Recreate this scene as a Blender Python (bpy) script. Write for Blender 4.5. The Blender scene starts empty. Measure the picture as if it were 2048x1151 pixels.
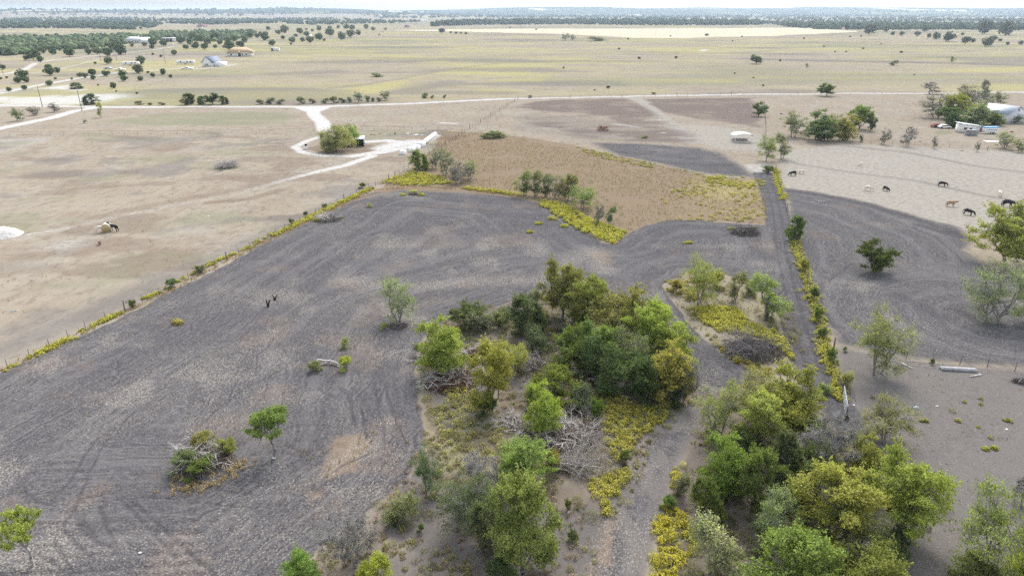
import bpy, bmesh, math, random
import numpy as np
from mathutils import Vector, Matrix

# ------------------------------------------------------------------ camera, sky, sun, exposure
scene = bpy.context.scene
COL = scene.collection
CAM_H = 42.0
FPX = 1366.0                       # focal length in pixels of the 2048 px wide photograph
TILT = math.radians(22.05)
cam_data = bpy.data.cameras.new('camera')
cam_data.sensor_width = 36.0
cam_data.lens = 36.0 * FPX / 2048.0
cam_data.clip_start = 0.5
cam_data.clip_end = 60000.0
cam = bpy.data.objects.new('camera', cam_data)
cam.location = (0, 0, CAM_H)
cam.rotation_euler = (math.pi / 2 - TILT, 0, 0)
COL.objects.link(cam)
scene.camera = cam

SUN_EL, SUN_AZ = math.radians(50), math.radians(18)     # azimuth clockwise from +Y
world = bpy.data.worlds.new('World')
scene.world = world
world.use_nodes = True
wt = world.node_tree
sky = wt.nodes.new('ShaderNodeTexSky')
sky.sky_type = 'NISHITA'
sky.sun_disc = False
sky.sun_elevation = SUN_EL
sky.sun_rotation = SUN_AZ
sky.air_density = 1.0
sky.dust_density = 3.0
sky.ozone_density = 1.0
hsv = wt.nodes.new('ShaderNodeHueSaturation')            # thin high overcast: the blue is washed out
hsv.inputs['Saturation'].default_value = 0.45
wt.links.new(sky.outputs[0], hsv.inputs['Color'])
wt.links.new(hsv.outputs[0], wt.nodes['Background'].inputs[0])
wt.nodes['Background'].inputs[1].default_value = 0.15

sun_data = bpy.data.lights.new('sun', 'SUN')
sun_data.energy = 1.5
sun_data.angle = math.radians(22)
sun_data.color = (1.0, 0.98, 0.95)
sun = bpy.data.objects.new('sun', sun_data)
sd = Vector((math.sin(SUN_AZ) * math.cos(SUN_EL), math.cos(SUN_AZ) * math.cos(SUN_EL), math.sin(SUN_EL)))
sun.rotation_euler = (-sd).to_track_quat('-Z', 'Y').to_euler()
sun.location = (0, -40, 120)
COL.objects.link(sun)

vs = scene.view_settings
vs.view_transform = 'Standard'
vs.look = 'None'
vs.gamma = 1.0
vs.use_curve_mapping = False
vs.exposure = 1.15
scene.cycles.max_bounces = 6
scene.cycles.diffuse_bounces = 3
scene.cycles.glossy_bounces = 1
scene.cycles.transmission_bounces = 3
scene.cycles.transparent_max_bounces = 8
scene.cycles.volume_bounces = 0
scene.cycles.use_denoising = False

# ------------------------------------------------------------------ helpers: pixel of the photograph -> place on the land
CT, ST = math.cos(TILT), math.sin(TILT)

def vnoise(x, y, seed=0):
    x = np.asarray(x, float); y = np.asarray(y, float)
    ix = np.floor(x).astype(np.int64); iy = np.floor(y).astype(np.int64)
    fx = x - ix; fy = y - iy
    fx = fx * fx * (3 - 2 * fx); fy = fy * fy * (3 - 2 * fy)
    def h(a, b):
        n = (a * 374761393 + b * 668265263 + seed * 974711) & 0x7fffffff
        n = ((n ^ (n >> 13)) * 1274126177) & 0x7fffffff
        n = ((n ^ (n >> 16)) * 668265263) & 0x7fffffff
        return (n & 0xffff) / 65535.0
    return (h(ix, iy) * (1 - fx) + h(ix + 1, iy) * fx) * (1 - fy) + (h(ix, iy + 1) * (1 - fx) + h(ix + 1, iy + 1) * fx) * fy

def fbm(x, y, seed=0, octv=4):
    s = 0; a = 0.5; t = 0
    for i in range(octv):
        s = s + a * vnoise(x * 2 ** i + 17.3 * i, y * 2 ** i - 9.1 * i, seed + i); t += a; a *= 0.5
    return s / t

def sstep(a, b, x):
    t = np.clip((x - a) / (b - a), 0, 1)
    return t * t * (3 - 2 * t)

def land(x, y):
    """height of the land at x, y (arrays or numbers)"""
    x = np.asarray(x, float); y = np.asarray(y, float)
    d = np.hypot(x, y)
    z = (fbm(x / 55, y / 55, 3, 3) - 0.5) * 0.9 * sstep(20, 90, d)
    z = z + (fbm(x / 420, y / 420, 8, 2) - 0.5) * 2.0 * sstep(300, 900, d)
    far = sstep(4200, 7600, y)
    ridge = fbm(x / 2600 + 3.7, y / 3000, 21, 3)
    z = z + far * (np.clip(ridge - 0.30, 0, 1) * 150) * (1 - 0.35 * sstep(9000, 14000, y))
    z = z + far * 6 * fbm(x / 300, y / 500, 31, 2)
    return z

def G(px, py):
    """flat-land point under a pixel"""
    u = (px - 1024.0) / FPX; v = (py - 575.5) / FPX
    t = CAM_H / (ST + v * CT)
    return (u * t, (CT - v * ST) * t)

def W(px, py, dz=0.0):
    x, y = G(px, py)
    return Vector((x, y, float(land(x, y)) + dz))

def mpp(px, py):
    """metres per photograph pixel at the land point under a pixel"""
    v = (py - 575.5) / FPX
    return CAM_H / (ST + v * CT) / FPX

def rise(px, py, ptop):
    """height of something that stands at px, py and reaches up to the pixel row ptop"""
    x, y = G(px, py)
    v = (ptop - 575.5) / FPX
    t = y / (CT - v * ST)
    return CAM_H - (ST + v * CT) * t

# ------------------------------------------------------------------ helpers: objects
def link(o, parent=None):
    COL.objects.link(o)
    if parent is not None:
        o.parent = parent
    return o

def tag(o, label=None, cat=None, group=None, kind=None):
    if label: o['label'] = label
    if cat: o['category'] = cat
    if group: o['group'] = group
    if kind: o['kind'] = kind
    return o

def root(name, loc, label, cat, group=None, rz=0.0, scale=None):
    o = bpy.data.objects.new(name, None)
    o.empty_display_size = 0.3
    o.location = loc
    o.rotation_euler = (0, 0, rz)
    if scale is not None: o.scale = scale
    link(o)
    return tag(o, label, cat, group)

def mesh_np(name, verts, faces, attrs=None, mats=None, matidx=None, smooth=False):
    """mesh from numpy arrays; faces is one (n,k) array or a list of such"""
    m = bpy.data.meshes.new(name)
    verts = np.asarray(verts, np.float32)
    fl = faces if isinstance(faces, list) else [faces]
    fl = [np.asarray(f, np.int32) for f in fl if len(f)]
    m.vertices.add(len(verts)); m.vertices.foreach_set('co', verts.ravel())
    loops = np.concatenate([f.ravel() for f in fl])
    tot = np.concatenate([np.full(len(f), f.shape[1], np.int32) for f in fl])
    start = np.concatenate([[0], np.cumsum(tot)[:-1]]).astype(np.int32)
    m.loops.add(len(loops)); m.loops.foreach_set('vertex_index', loops)
    m.polygons.add(len(tot)); m.polygons.foreach_set('loop_start', start); m.polygons.foreach_set('loop_total', tot)
    if matidx is not None: m.polygons.foreach_set('material_index', np.asarray(matidx, np.int32))
    if smooth: m.polygons.foreach_set('use_smooth', np.ones(len(tot), bool))
    for mt in (mats or []): m.materials.append(mt)
    m.update(calc_edges=True)
    for k, a in (attrs or {}).items():
        a = np.asarray(a, np.float32)
        if a.ndim == 1:
            m.attributes.new(k, 'FLOAT', 'POINT').data.foreach_set('value', a)
        else:
            m.attributes.new(k, 'FLOAT_COLOR', 'POINT').data.foreach_set('color', a.ravel())
    return m

def obj(name, mesh, parent=None, loc=None, rot=None, color=None):
    o = bpy.data.objects.new(name, mesh)
    if loc is not None: o.location = loc
    if rot is not None: o.rotation_euler = rot
    if color is not None: o.color = (*color[:3], 1)
    return link(o, parent)

class MB:
    """collects boxes, prisms and tubes into one mesh"""
    def __init__(s): s.v = []; s.f = {}; s.n = 0
    def add(s, v, f):
        v = np.asarray(v, float)
        for q in f: s.f.setdefault(len(q), []).append([i + s.n for i in q])
        s.v.append(v); s.n += len(v); return s
    def box(s, c, d, rz=0.0):
        x, y, z = d[0] / 2, d[1] / 2, d[2] / 2
        p = np.array([[-x, -y, -z], [x, -y, -z], [x, y, -z], [-x, y, -z], [-x, -y, z], [x, -y, z], [x, y, z], [-x, y, z]])
        if rz: p[:, :2] = p[:, :2] @ np.array([[math.cos(rz), math.sin(rz)], [-math.sin(rz), math.cos(rz)]])
        return s.add(p + np.asarray(c, float), [(3, 2, 1, 0), (4, 5, 6, 7), (0, 1, 5, 4), (1, 2, 6, 5), (2, 3, 7, 6), (3, 0, 4, 7)])
    def prism(s, prof, y0, y1):
        """profile (x,z) counter-clockwise seen from -y, swept along y"""
        n = len(prof)
        p = [(a, y0, b) for a, b in prof] + [(a, y1, b) for a, b in prof]
        f = [tuple(range(n)), tuple(reversed(range(n, 2 * n)))] + [(i, i + n, (i + 1) % n + n, (i + 1) % n) for i in range(n)]
        return s.add(p, f)
    def tube(s, p0, p1, r0, r1=None, n=8):
        r1 = r0 if r1 is None else r1
        v, f = tubes(np.array([p0], float), np.array([p1], float), np.array([r0]), np.array([r1]), n)
        s.add(v, [tuple(q) for q in f])
        s.add([], []); k = s.n - 2 * n
        for idx in (tuple(range(k, k + n))[::-1], tuple(range(k + n, k + 2 * n))): s.f.setdefault(n, []).append(list(idx))
        return s
    def mesh(s, name, mat, smooth=False, bevel=0.0):
        m = mesh_np(name, np.concatenate([a for a in s.v if len(a)]), [np.array(q) for q in s.f.values()], mats=[mat], smooth=smooth)
        if bevel:
            bm = bmesh.new(); bm.from_mesh(m)
            bmesh.ops.bevel(bm, geom=bm.edges[:], offset=bevel, segments=1, affect='EDGES', profile=0.5)
            bm.to_mesh(m); bm.free()
        return m
    def part(s, name, mat, parent, loc=None, rot=None, smooth=False, bevel=0.0):
        return obj(name, s.mesh(name, mat, smooth, bevel), parent, loc, rot)

def tubes(p0, p1, r0, r1, n=5):
    d = p1 - p0
    L = np.linalg.norm(d, axis=1, keepdims=True) + 1e-9
    d = d / L
    up = np.where(np.abs(d[:, 2:3]) > 0.9, np.array([[1.0, 0, 0]]), np.array([[0, 0, 1.0]]))
    a = np.cross(up, d); a /= np.linalg.norm(a, axis=1, keepdims=True) + 1e-9
    b = np.cross(d, a)
    k = len(p0)
    ang = np.arange(n) * 2 * math.pi / n
    ca, sa = np.cos(ang), np.sin(ang)
    ring = a[:, None, :] * ca[None, :, None] + b[:, None, :] * sa[None, :, None]
    v = np.concatenate([p0[:, None] + ring * np.reshape(r0, (-1, 1, 1)), p1[:, None] + ring * np.reshape(r1, (-1, 1, 1))], 1).reshape(-1, 3)
    i = np.arange(n); j = (i + 1) % n
    q = np.stack([i, j, j + n, i + n], 1)
    f = (q[None] + (np.arange(k) * 2 * n)[:, None, None]).reshape(-1, 4)
    return v, f

def leaves(rng, c, size, up=0.7, out=None, aspect=0.6):
    """one small bent-free quad (diamond) for every centre"""
    n = len(c)
    nr = rng.normal(size=(n, 3)); nr /= np.linalg.norm(nr, axis=1, keepdims=True)
    nr[:, 2] += up
    if out is not None: nr += out * 0.55
    nr /= np.linalg.norm(nr, axis=1, keepdims=True) + 1e-9
    r = rng.normal(size=(n, 3))
    a = np.cross(nr, r); a /= np.linalg.norm(a, axis=1, keepdims=True) + 1e-9
    b = np.cross(nr, a)
    s = np.reshape(size, (-1, 1))
    v = np.stack([c - a * s, c - b * s * aspect, c + a * s, c + b * s * aspect], 1).reshape(-1, 3)
    f = np.arange(n * 4).reshape(-1, 4)
    return v, f

# ------------------------------------------------------------------ materials
class NT:
    def __init__(s, name):
        s.m = bpy.data.materials.new(name); s.m.use_nodes = True
        s.t = s.m.node_tree; s.t.nodes.clear()
        s.out = s.t.nodes.new('ShaderNodeOutputMaterial')
    def n(s, typ, **kw):
        nd = s.t.nodes.new('ShaderNode' + typ)
        for k, v in kw.items(): setattr(nd, k, v)
        return nd
    def put(s, sock, v):
        if isinstance(v, bpy.types.NodeSocket): s.t.links.new(v, sock)
        elif isinstance(v, (tuple, list)) and len(v) == 3 and sock.type == 'RGBA': sock.default_value = (*v, 1)
        else: sock.default_value = v
    def math(s, op, a, b=None, c=None, clamp=False):
        nd = s.n('Math', operation=op, use_clamp=clamp)
        s.put(nd.inputs[0], a)
        if b is not None: s.put(nd.inputs[1], b)
        if c is not None: s.put(nd.inputs[2], c)
        return nd.outputs[0]
    def mix(s, fac, a, b, blend='MIX'):
        nd = s.n('Mix', data_type='RGBA', blend_type=blend)
        s.put(nd.inputs[0], fac); s.put(nd.inputs[6], a); s.put(nd.inputs[7], b)
        return nd.outputs[2]
    def rng(s, v, a, b, c=0.0, d=1.0, smooth=True):
        nd = s.n('MapRange', interpolation_type='SMOOTHSTEP' if smooth else 'LINEAR')
        for i, x in enumerate((v, a, b, c, d)): s.put(nd.inputs[i], x)
        return nd.outputs[0]
    def noise(s, vec, scale, detail=3.0, rough=0.6):
        nd = s.n('TexNoise'); s.put(nd.inputs['Vector'], vec)
        nd.inputs['Scale'].default_value = scale; nd.inputs['Detail'].default_value = detail; nd.inputs['Roughness'].default_value = rough
        return nd.outputs[0]
    def attr(s, name):
        nd = s.n('Attribute', attribute_name=name); return nd
    def sep(s, name):
        a = s.attr(name); q = s.n('SeparateColor'); s.put(q.inputs[0], a.outputs['Color'])
        return q.outputs[0], q.outputs[1], q.outputs[2], a.outputs['Alpha']
    def pos(s):
        return s.n('NewGeometry').outputs['Position']
    def vec(s, x, y, z):
        nd = s.n('CombineXYZ')
        for i, v in enumerate((x, y, z)): s.put(nd.inputs[i], v)
        return nd.outputs[0]
    def surf(s, sh): s.t.links.new(sh, s.out.inputs['Surface']); return s.m
    def bsdf(s, col, rough=0.8, normal=None, metal=0.0, spec=0.3):
        p = s.n('BsdfPrincipled')
        s.put(p.inputs['Base Color'], col); s.put(p.inputs['Roughness'], rough); p.inputs['Metallic'].default_value = metal
        p.inputs['Specular IOR Level'].default_value = spec
        if normal is not None: s.put(p.inputs['Normal'], normal)
        return s.surf(p.outputs[0])

def paint(name, col, rough=0.7, var=0.18, scale=3.0, metal=0.0, spec=0.3):
    """weathered plain surface: colour with soft blotches"""
    t = NT(name)
    tc = t.n('TexCoord').outputs['Object']
    a = t.noise(tc, scale, 4.0)
    dark = tuple(c * (1 - var) for c in col); light = tuple(min(1, c * (1 + var)) for c in col)
    return t.bsdf(t.mix(t.rng(a, 0.3, 0.7), dark, light), rough, None, metal, spec)

def leaf_material(name, trans=0.35, huevar=0.35, stems=False):
    """colour of the plant comes from the object's own colour; each leaf differs"""
    t = NT(name)
    oc = t.n('ObjectInfo').outputs['Color']
    v = t.attr('v').outputs['Fac']; w = t.attr('w').outputs['Fac']
    c = t.mix(t.math('MULTIPLY', w, huevar), oc, t.mix(1.0, oc, (1.22, 1.2, 0.68), 'MULTIPLY'))
    c = t.mix(1.0, c, t.vec(*(t.math('MULTIPLY_ADD', v, 1.2, 0.45),) * 3), 'MULTIPLY')
    if stems: c = t.mix(t.attr('u').outputs['Fac'], c, t.mix(v, (0.16, 0.155, 0.06), (0.31, 0.285, 0.12)))
    d = t.n('BsdfDiffuse'); t.put(d.inputs[0], c)
    tr = t.n('BsdfTranslucent'); t.put(tr.inputs[0], t.mix(1.0, c, (1.1, 1.15, 0.6), 'MULTIPLY'))
    mx = t.n('MixShader'); mx.inputs[0].default_value = trans
    t.t.links.new(d.outputs[0], mx.inputs[1]); t.t.links.new(tr.outputs[0], mx.inputs[2])
    return t.surf(mx.outputs[0])

M = {}
M['leaf'] = leaf_material('leaf', 0.42, 0.45)
M['needle'] = leaf_material('needle', 0.2, 0.3)
M['flower'] = leaf_material('yellow_flower', 0.3, 0.3, True)
M['straw'] = leaf_material('dry_stalk', 0.2, 0.25)
M['bark'] = paint('bark', (0.16, 0.14, 0.125), 0.95, 0.3, 6)
M['pale_bark'] = paint('pale_bark', (0.34, 0.315, 0.29), 0.95, 0.25, 6)
M['twig'] = paint('grey_twig', (0.25, 0.235, 0.225), 0.95, 0.25, 8)
M['deadwood'] = paint('bleached_wood', (0.46, 0.43, 0.40), 0.9, 0.28, 5)
M['brownleaf'] = leaf_material('withered_leaf', 0.15, 0.2)
M['white'] = paint('white_paint', (0.78, 0.78, 0.76), 0.6, 0.06)
M['white_metal'] = paint('white_metal', (0.60, 0.61, 0.62), 0.5, 0.05, 2, 0.0, 0.5)
M['grey_metal'] = paint('grey_metal', (0.42, 0.44, 0.47), 0.5, 0.12, 2, 0.3, 0.5)
M['slate'] = paint('slate_roof', (0.16, 0.19, 0.24), 0.7, 0.1, 2)
M['pale_blue_metal'] = paint('pale_roof_metal', (0.27, 0.32, 0.38), 0.55, 0.06, 2, 0.0, 0.5)
M['blue'] = paint('blue_paint', (0.10, 0.33, 0.60), 0.5, 0.1)
M['ply'] = paint('raw_plywood', (0.48, 0.36, 0.22), 0.85, 0.12, 1.2)
M['black'] = paint('black_paint', (0.015, 0.015, 0.017), 0.7, 0.3)
M['tyre'] = paint('rubber', (0.02, 0.02, 0.02), 0.9, 0.2)
M['glass'] = paint('dark_glass', (0.03, 0.035, 0.04), 0.15, 0.1, 2, 0, 0.6)
M['wood'] = paint('weathered_post', (0.17, 0.14, 0.12), 0.95, 0.3, 9)
M['grey_board'] = paint('grey_board', (0.30, 0.30, 0.31), 0.9, 0.2, 4)
M['pale_wood'] = paint('pale_board', (0.50, 0.49, 0.47), 0.9, 0.2, 4)
M['darktwig'] = paint('dark_twig', (0.15, 0.14, 0.14), 0.95, 0.3, 8)
M['rust'] = paint('rusty_iron', (0.20, 0.075, 0.05), 0.9, 0.3, 6)
M['wire'] = paint('wire', (0.13, 0.12, 0.115), 0.6, 0.1)
M['pipe'] = paint('pipe_rail', (0.27, 0.22, 0.19), 0.8, 0.2, 4)
M['hay'] = paint('baled_hay', (0.42, 0.34, 0.17), 0.95, 0.25, 7)
M['netwrap'] = paint('bale_wrap', (0.70, 0.68, 0.58), 0.7, 0.12, 3)
M['caliche'] = paint('white_gravel', (0.46, 0.445, 0.42), 0.95, 0.22, 2.5)
M['hide_black'] = paint('black_hide', (0.012, 0.011, 0.012), 0.7, 0.3, 3)
M['hide_white'] = paint('cream_hide', (0.62, 0.57, 0.48), 0.85, 0.12, 3)
M['hide_tan'] = paint('tan_hide', (0.36, 0.24, 0.155), 0.85, 0.15, 3)
M['hide_red'] = paint('red_hide', (0.19, 0.10, 0.075), 0.85, 0.2, 3)
# ------------------------------------------------------------------ the land: one continuous surface, cut into fields, tracks and roads
def row_y(py): return G(1024, py)[1]
def depth_at(y): return np.maximum(y, 20) * CT + CAM_H * ST
rows = [-400, -120, -30, 8, 20, 28] + [row_y(p) for p in np.arange(1262, 452, -3.0)] + [row_y(p) for p in np.arange(452, 262, -2.0)] + [row_y(p) for p in np.arange(262, 62, -1.3)] + [row_y(p) for p in np.arange(62, 31, -0.6)]
y = rows[-1]
while y < 21000:
    y *= 1.028; rows.append(y)
rows = np.array(rows)
us = np.concatenate([[-8, -5, -3, -2], np.arange(-1.3, -0.80, 0.012), np.arange(-0.80, 0.80, 4.3 / FPX), np.arange(0.80, 1.3, 0.012), [1.3, 2, 3, 5, 8]])
NX, NY = len(us), len(rows)
gy = np.repeat(rows, NX); gx = (us[None, :] * depth_at(rows)[:, None]).ravel()
gd = depth_at(gy)
# slightly wandering boundaries
wx = gx + (fbm(gx / 3.1, gy / 3.1, 40) - 0.5) * 1.6 + (fbm(gx / 25, gy / 25, 41) - 0.5) * 0.016 * gd
wy = gy + (fbm(gx / 3.1, gy / 3.1, 42) - 0.5) * 1.6 + (fbm(gx / 25, gy / 25, 43) - 0.5) * 0.02 * gd

def seg_d2(x, y, a, b):
    ax, ay = a; dx, dy = b[0] - a[0], b[1] - a[1]
    px_, py_ = x - ax, y - ay
    t = np.clip((px_ * dx + py_ * dy) * (1.0 / (dx * dx + dy * dy + 1e-12)), 0, 1)
    px_ -= t * dx; py_ -= t * dy
    return px_ * px_ + py_ * py_
def seg_dist(x, y, a, b): return np.sqrt(seg_d2(x, y, a, b))
def _near(x, y, P, marg):
    P = np.array(P); lo, hi = P.min(0) - marg, P.max(0) + marg
    return np.nonzero((x > lo[0]) & (x < hi[0]) & (y > lo[1]) & (y < hi[1]))[0]

def poly_sd(x, y, pts, marg=45.0):
    """signed distance (inside positive) to a polygon given in photograph pixels; far outside it is just very negative"""
    P = [G(*p) for p in pts]
    k = _near(x, y, P, marg)
    out = np.full(len(x), -1e5)
    X, Y = x[k].astype(np.float32), y[k].astype(np.float32)
    d = np.full(len(k), 1e10, np.float32); ins = np.zeros(len(k), bool)
    for i in range(len(P)):
        a, b = P[i - 1], P[i]
        d = np.minimum(d, seg_d2(X, Y, a, b))
        if a[1] != b[1]:
            ins ^= ((a[1] > Y) != (b[1] > Y)) & (X < (b[0] - a[0]) * (Y - a[1]) / (b[1] - a[1]) + a[0])
    d = np.sqrt(d)
    out[k] = np.where(ins, d, -d)
    return out

def line_d(x, y, pts, marg=45.0):
    P = [G(*p) for p in pts]
    k = _near(x, y, P, marg)
    out = np.full(len(x), 1e5)
    X, Y = x[k].astype(np.float32), y[k].astype(np.float32)
    d = np.full(len(k), 1e10, np.float32)
    for a, b in zip(P[:-1], P[1:]): d = np.minimum(d, seg_d2(X, Y, a, b))
    out[k] = np.sqrt(d)
    return out

def area(pts, soft): return sstep(-soft, soft, poly_sd(wx, wy, pts))
tx_, ty_ = gx * .7 + wx * .3, gy * .7 + wy * .3
def strip(pts, half, soft): return 1 - sstep(half - soft, half + soft, line_d(tx_, ty_, pts))

# boundaries, in photograph pixels on the land
MAIN = [(-260, 880), (0, 745), (100, 702), (250, 634), (320, 596), (430, 541), (500, 504), (560, 470), (640, 428), (700, 401), (745, 385), (810, 379), (880, 382), (960, 388), (1040, 397),
        (1090, 410), (1130, 434), (1170, 460), (1205, 482), (1232, 486), (1256, 466), (1290, 450), (1340, 441), (1400, 440), (1480, 447), (1545, 449), (1560, 500), (1566, 560), (1584, 600),
        (1545, 585), (1440, 545), (1370, 545), (1328, 570), (1352, 610), (1392, 660), (1445, 705), (1510, 740), (1545, 752), (1500, 778), (1440, 772), (1392, 762), (1378, 720), (1362, 680), (1330, 640),
        (1250, 596), (1190, 575), (1100, 575), (1010, 605), (925, 628), (858, 652), (838, 690), (832, 740), (842, 790), (852, 850), (842, 900), (820, 945), (760, 1000), (690, 1052), (600, 1125), (520, 1200), (460, 1262), (-900, 1262)]
RIGHT = [(1570, 376), (1640, 384), (1750, 408), (1850, 437), (1915, 455), (1935, 475), (1925, 500), (1990, 545), (2060, 560), (2300, 600), (2300, 760), (2048, 733), (1800, 708), (1690, 688), (1640, 632), (1612, 560), (1592, 480)]
BROWN_A = [(1015, 216), (1090, 201), (1258, 196.5), (1278, 206), (1322, 236), (1270, 240), (1150, 227)]
BROWN_B = [(1292, 198), (1400, 195.5), (1505, 194.5), (1515, 206), (1522, 256), (1440, 244), (1332, 228)]
DARK_C = [(1180, 284), (1290, 288), (1400, 296), (1450, 308), (1492, 334), (1522, 356), (1470, 353), (1400, 345), (1320, 326), (1235, 311)]
MEADOW = [(880, 262), (1000, 269), (1150, 290), (1200, 305), (1320, 330), (1410, 350), (1528, 360), (1543, 448), (1400, 439), (1290, 449), (1240, 484), (1110, 412), (1040, 393), (930, 378), (870, 362), (790, 374), (752, 372), (830, 332), (868, 292)]
ORANGE = MEADOW[:9] + [(1400, 450), (1300, 462), (1240, 494), (1150, 462), (1100, 428), (1040, 408), (930, 396), (870, 394), (790, 394), (742, 388)] + MEADOW[17:]
GROVE = [(1010, 605), (1100, 572), (1190, 572), (1250, 594), (1335, 640), (1382, 700), (1390, 760), (1396, 800), (1350, 845), (1300, 905), (1275, 970), (1240, 1060), (1190, 1262), (470, 1262), (600, 1125), (760, 1000), (842, 900), (852, 850), (835, 740), (840, 690), (860, 650), (925, 626)]
ISLAND = [(1328, 570), (1370, 545), (1440, 545), (1545, 585), (1590, 600), (1600, 660), (1618, 760), (1560, 765), (1510, 740), (1445, 705), (1392, 660), (1352, 610)]
LOWER_RIGHT = [(1690, 692), (1800, 712), (2048, 737), (2400, 770), (2600, 1262), (1650, 1262), (1660, 1000), (1690, 850), (1665, 720)]
GROVE_R = [(1400, 790), (1480, 765), (1600, 760), (1660, 830), (1690, 870), (1830, 930), (1900, 1010), (1830, 1090), (1760, 1262), (1290, 1262), (1330, 1010), (1375, 900)]
COWS = [(1560, 302), (1700, 286), (2048, 302), (2500, 320), (2500, 470), (2048, 470), (1940, 462), (1850, 437), (1750, 408), (1640, 384), (1570, 376)]
TRACK_R = [(1527, 348), (1546, 390), (1556, 440), (1562, 500), (1578, 570), (1600, 650), (1622, 720), (1648, 780), (1690, 850), (1730, 930)]
TRACK_L = [(1400, 775), (1382, 815), (1345, 860), (1300, 925), (1275, 990), (1248, 1070), (1215, 1160), (1185, 1262)]
PALE_PATH = [(1268, 194), (1290, 206), (1318, 232), (1352, 258), (1385, 285)]
ROAD = [(3400, 182.5), (2300, 184), (2048, 184.5), (1700, 186.5), (1500, 187.3), (1300, 191), (1150, 194.5), (1020, 197.5), (800, 208), (640, 212.3), (500, 213), (350, 213.5), (200, 214), (60, 212), (-300, 209)]
DRIVE_W = [(205, 214), (150, 221), (105, 236), (50, 248), (0, 258), (-60, 270)]
DRIVE_N = [(626, 213), (628, 228), (645, 245), (652, 262)]
LOOP = [(652, 270), (612, 283), (588, 295), (604, 305), (652, 312), (715, 312), (768, 305), (815, 294), (850, 284), (872, 271)]
LOOP2 = [(735, 283), (775, 281), (820, 288)]
LOOP3 = [(705, 313), (745, 306), (785, 298)]
TRACK_W = [(745, 312), (690, 331), (640, 343), (560, 363), (480, 386), (380, 406), (240, 431), (130, 456), (20, 480)]
LANE_A = [(-120, 165), (0, 149), (50, 140), (68, 127), (110, 120), (200, 110), (300, 100), (345, 93)]
LANE_B = [(-120, 205), (0, 186), (90, 168), (180, 152), (250, 143), (330, 138), (440, 129)]
LANE_C = [(-80, 158), (0, 153), (110, 140), (200, 118), (330, 102)]
PAD = [(-100, 186), (0, 178), (90, 172), (140, 168), (165, 176), (200, 186), (255, 188), (278, 194), (200, 206), (140, 212), (-100, 214)]
FARSTRAW = [(770, 61), (1000, 57.5), (1300, 57), (1600, 55.5), (1730, 64), (1560, 72), (1350, 77), (1270, 77), (1130, 69), (1010, 66), (880, 63)]
FARYELLOW = [(560, 105), (720, 76), (900, 66), (1000, 68), (1280, 80), (1500, 78), (2048, 90), (2300, 95), (2300, 130), (2048, 116), (1700, 108), (1400, 110), (1250, 125), (1000, 128), (800, 128), (640, 118)]
YELLOW2 = [(560, 198), (640, 182), (720, 172), (800, 152), (900, 134), (1060, 128), (1080, 150), (940, 160), (860, 160), (790, 182), (740, 196), (640, 203)]
YELLOW3 = [(900, 170), (1020, 150), (1130, 140), (1100, 165), (1050, 185), (960, 190)]
YELLOW4 = [(1040, 186), (1400, 172), (1560, 168), (1700, 165), (1600, 182), (1300, 188), (1060, 195)]
GREEN_L = [(205, 244), (330, 226), (500, 222), (580, 224), (600, 243), (500, 249), (300, 251)]
FAR = [(-3000, 214), (350, 213), (640, 212), (1020, 197), (1500, 187), (2048, 184), (5000, 182), (9000, 35), (-9000, 35)]

A = np.zeros((len(gx), 4)); B = A.copy(); C = A.copy()
plough = np.maximum(area(MAIN, 0.9), area(RIGHT, 4.0))
plough = np.maximum(plough, area(DARK_C, 9) * 0.95)
tr_r = strip(TRACK_R, 2.6, 0.6)
A[:, 0] = np.maximum.reduce([plough, tr_r, strip(TRACK_L, 2.0, 1.5) * (.25 + .5 * sstep(.42, .6, fbm(gx / 3.5 + 2, gy / 5, 87)))])
cal = np.maximum.reduce([strip(ROAD, 3.3, 0.9) * 0.78, strip(DRIVE_W, 2.8, 0.8) * 0.95, strip(DRIVE_N, 3.0, 1.2), strip([(604, 214), (628, 222), (650, 213)], 3.5, 1.5), strip(LOOP, 1.6, 1.4) * .9, strip(LOOP2, 2.6, 1.8) * .9, strip(LOOP3, 2.4, 1.6) * .9,
                         strip([(768, 296), (800, 288), (825, 284)], 4.6, 3.5) * .9, strip(LANE_A, 3.2, 1.8) * 0.7, strip(LANE_B, 3.2, 1.8) * .75, strip(LANE_C, 2.2, 1.2) * 0.5, area(PAD, 14) * (.15 + .6 * sstep(.35, .65, fbm(gx / 22, gy / 30, 59))),
                         strip([(395, 137), (440, 133), (470, 127)], 5, 4) * 0.6, strip([(215, 133), (290, 131)], 7, 4) * 0.4, strip([(1885, 212), (2000, 190)], 3, 1.5) * 0.5,
                         strip([(1232, 249), (1258, 254), (1280, 256)], 2.2, 2.0) * 0.5, strip([(1088, 256), (1110, 256)], 1.5, 1) * 0.5, strip([(1320, 267), (1330, 266)], 1.2, .8) * .6, area([(1488, 328), (1540, 322), (1548, 338), (1525, 347), (1498, 340)], 1.2) * 0.5,
                         area([(1398, 101), (1412, 98), (1425, 100), (1412, 104)], 3) * 0.7, strip([(885, 246), (910, 247)], 1.8, 1) * .7])
wl = strip(TRACK_W, 1.7, 0.9)
wdist = np.hypot(gx - G(745, 312)[0], gy - G(745, 312)[1])
cal = np.maximum(cal, wl * (0.95 - 0.62 * sstep(5, 55, wdist)))
cal = np.maximum(cal, strip([(0, 476), (60, 466), (130, 455)], 0.9, 0.6) * 0.55)
A[:, 1] = cal
orange = area(ORANGE, 1.6)
A[:, 2] = orange
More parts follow.
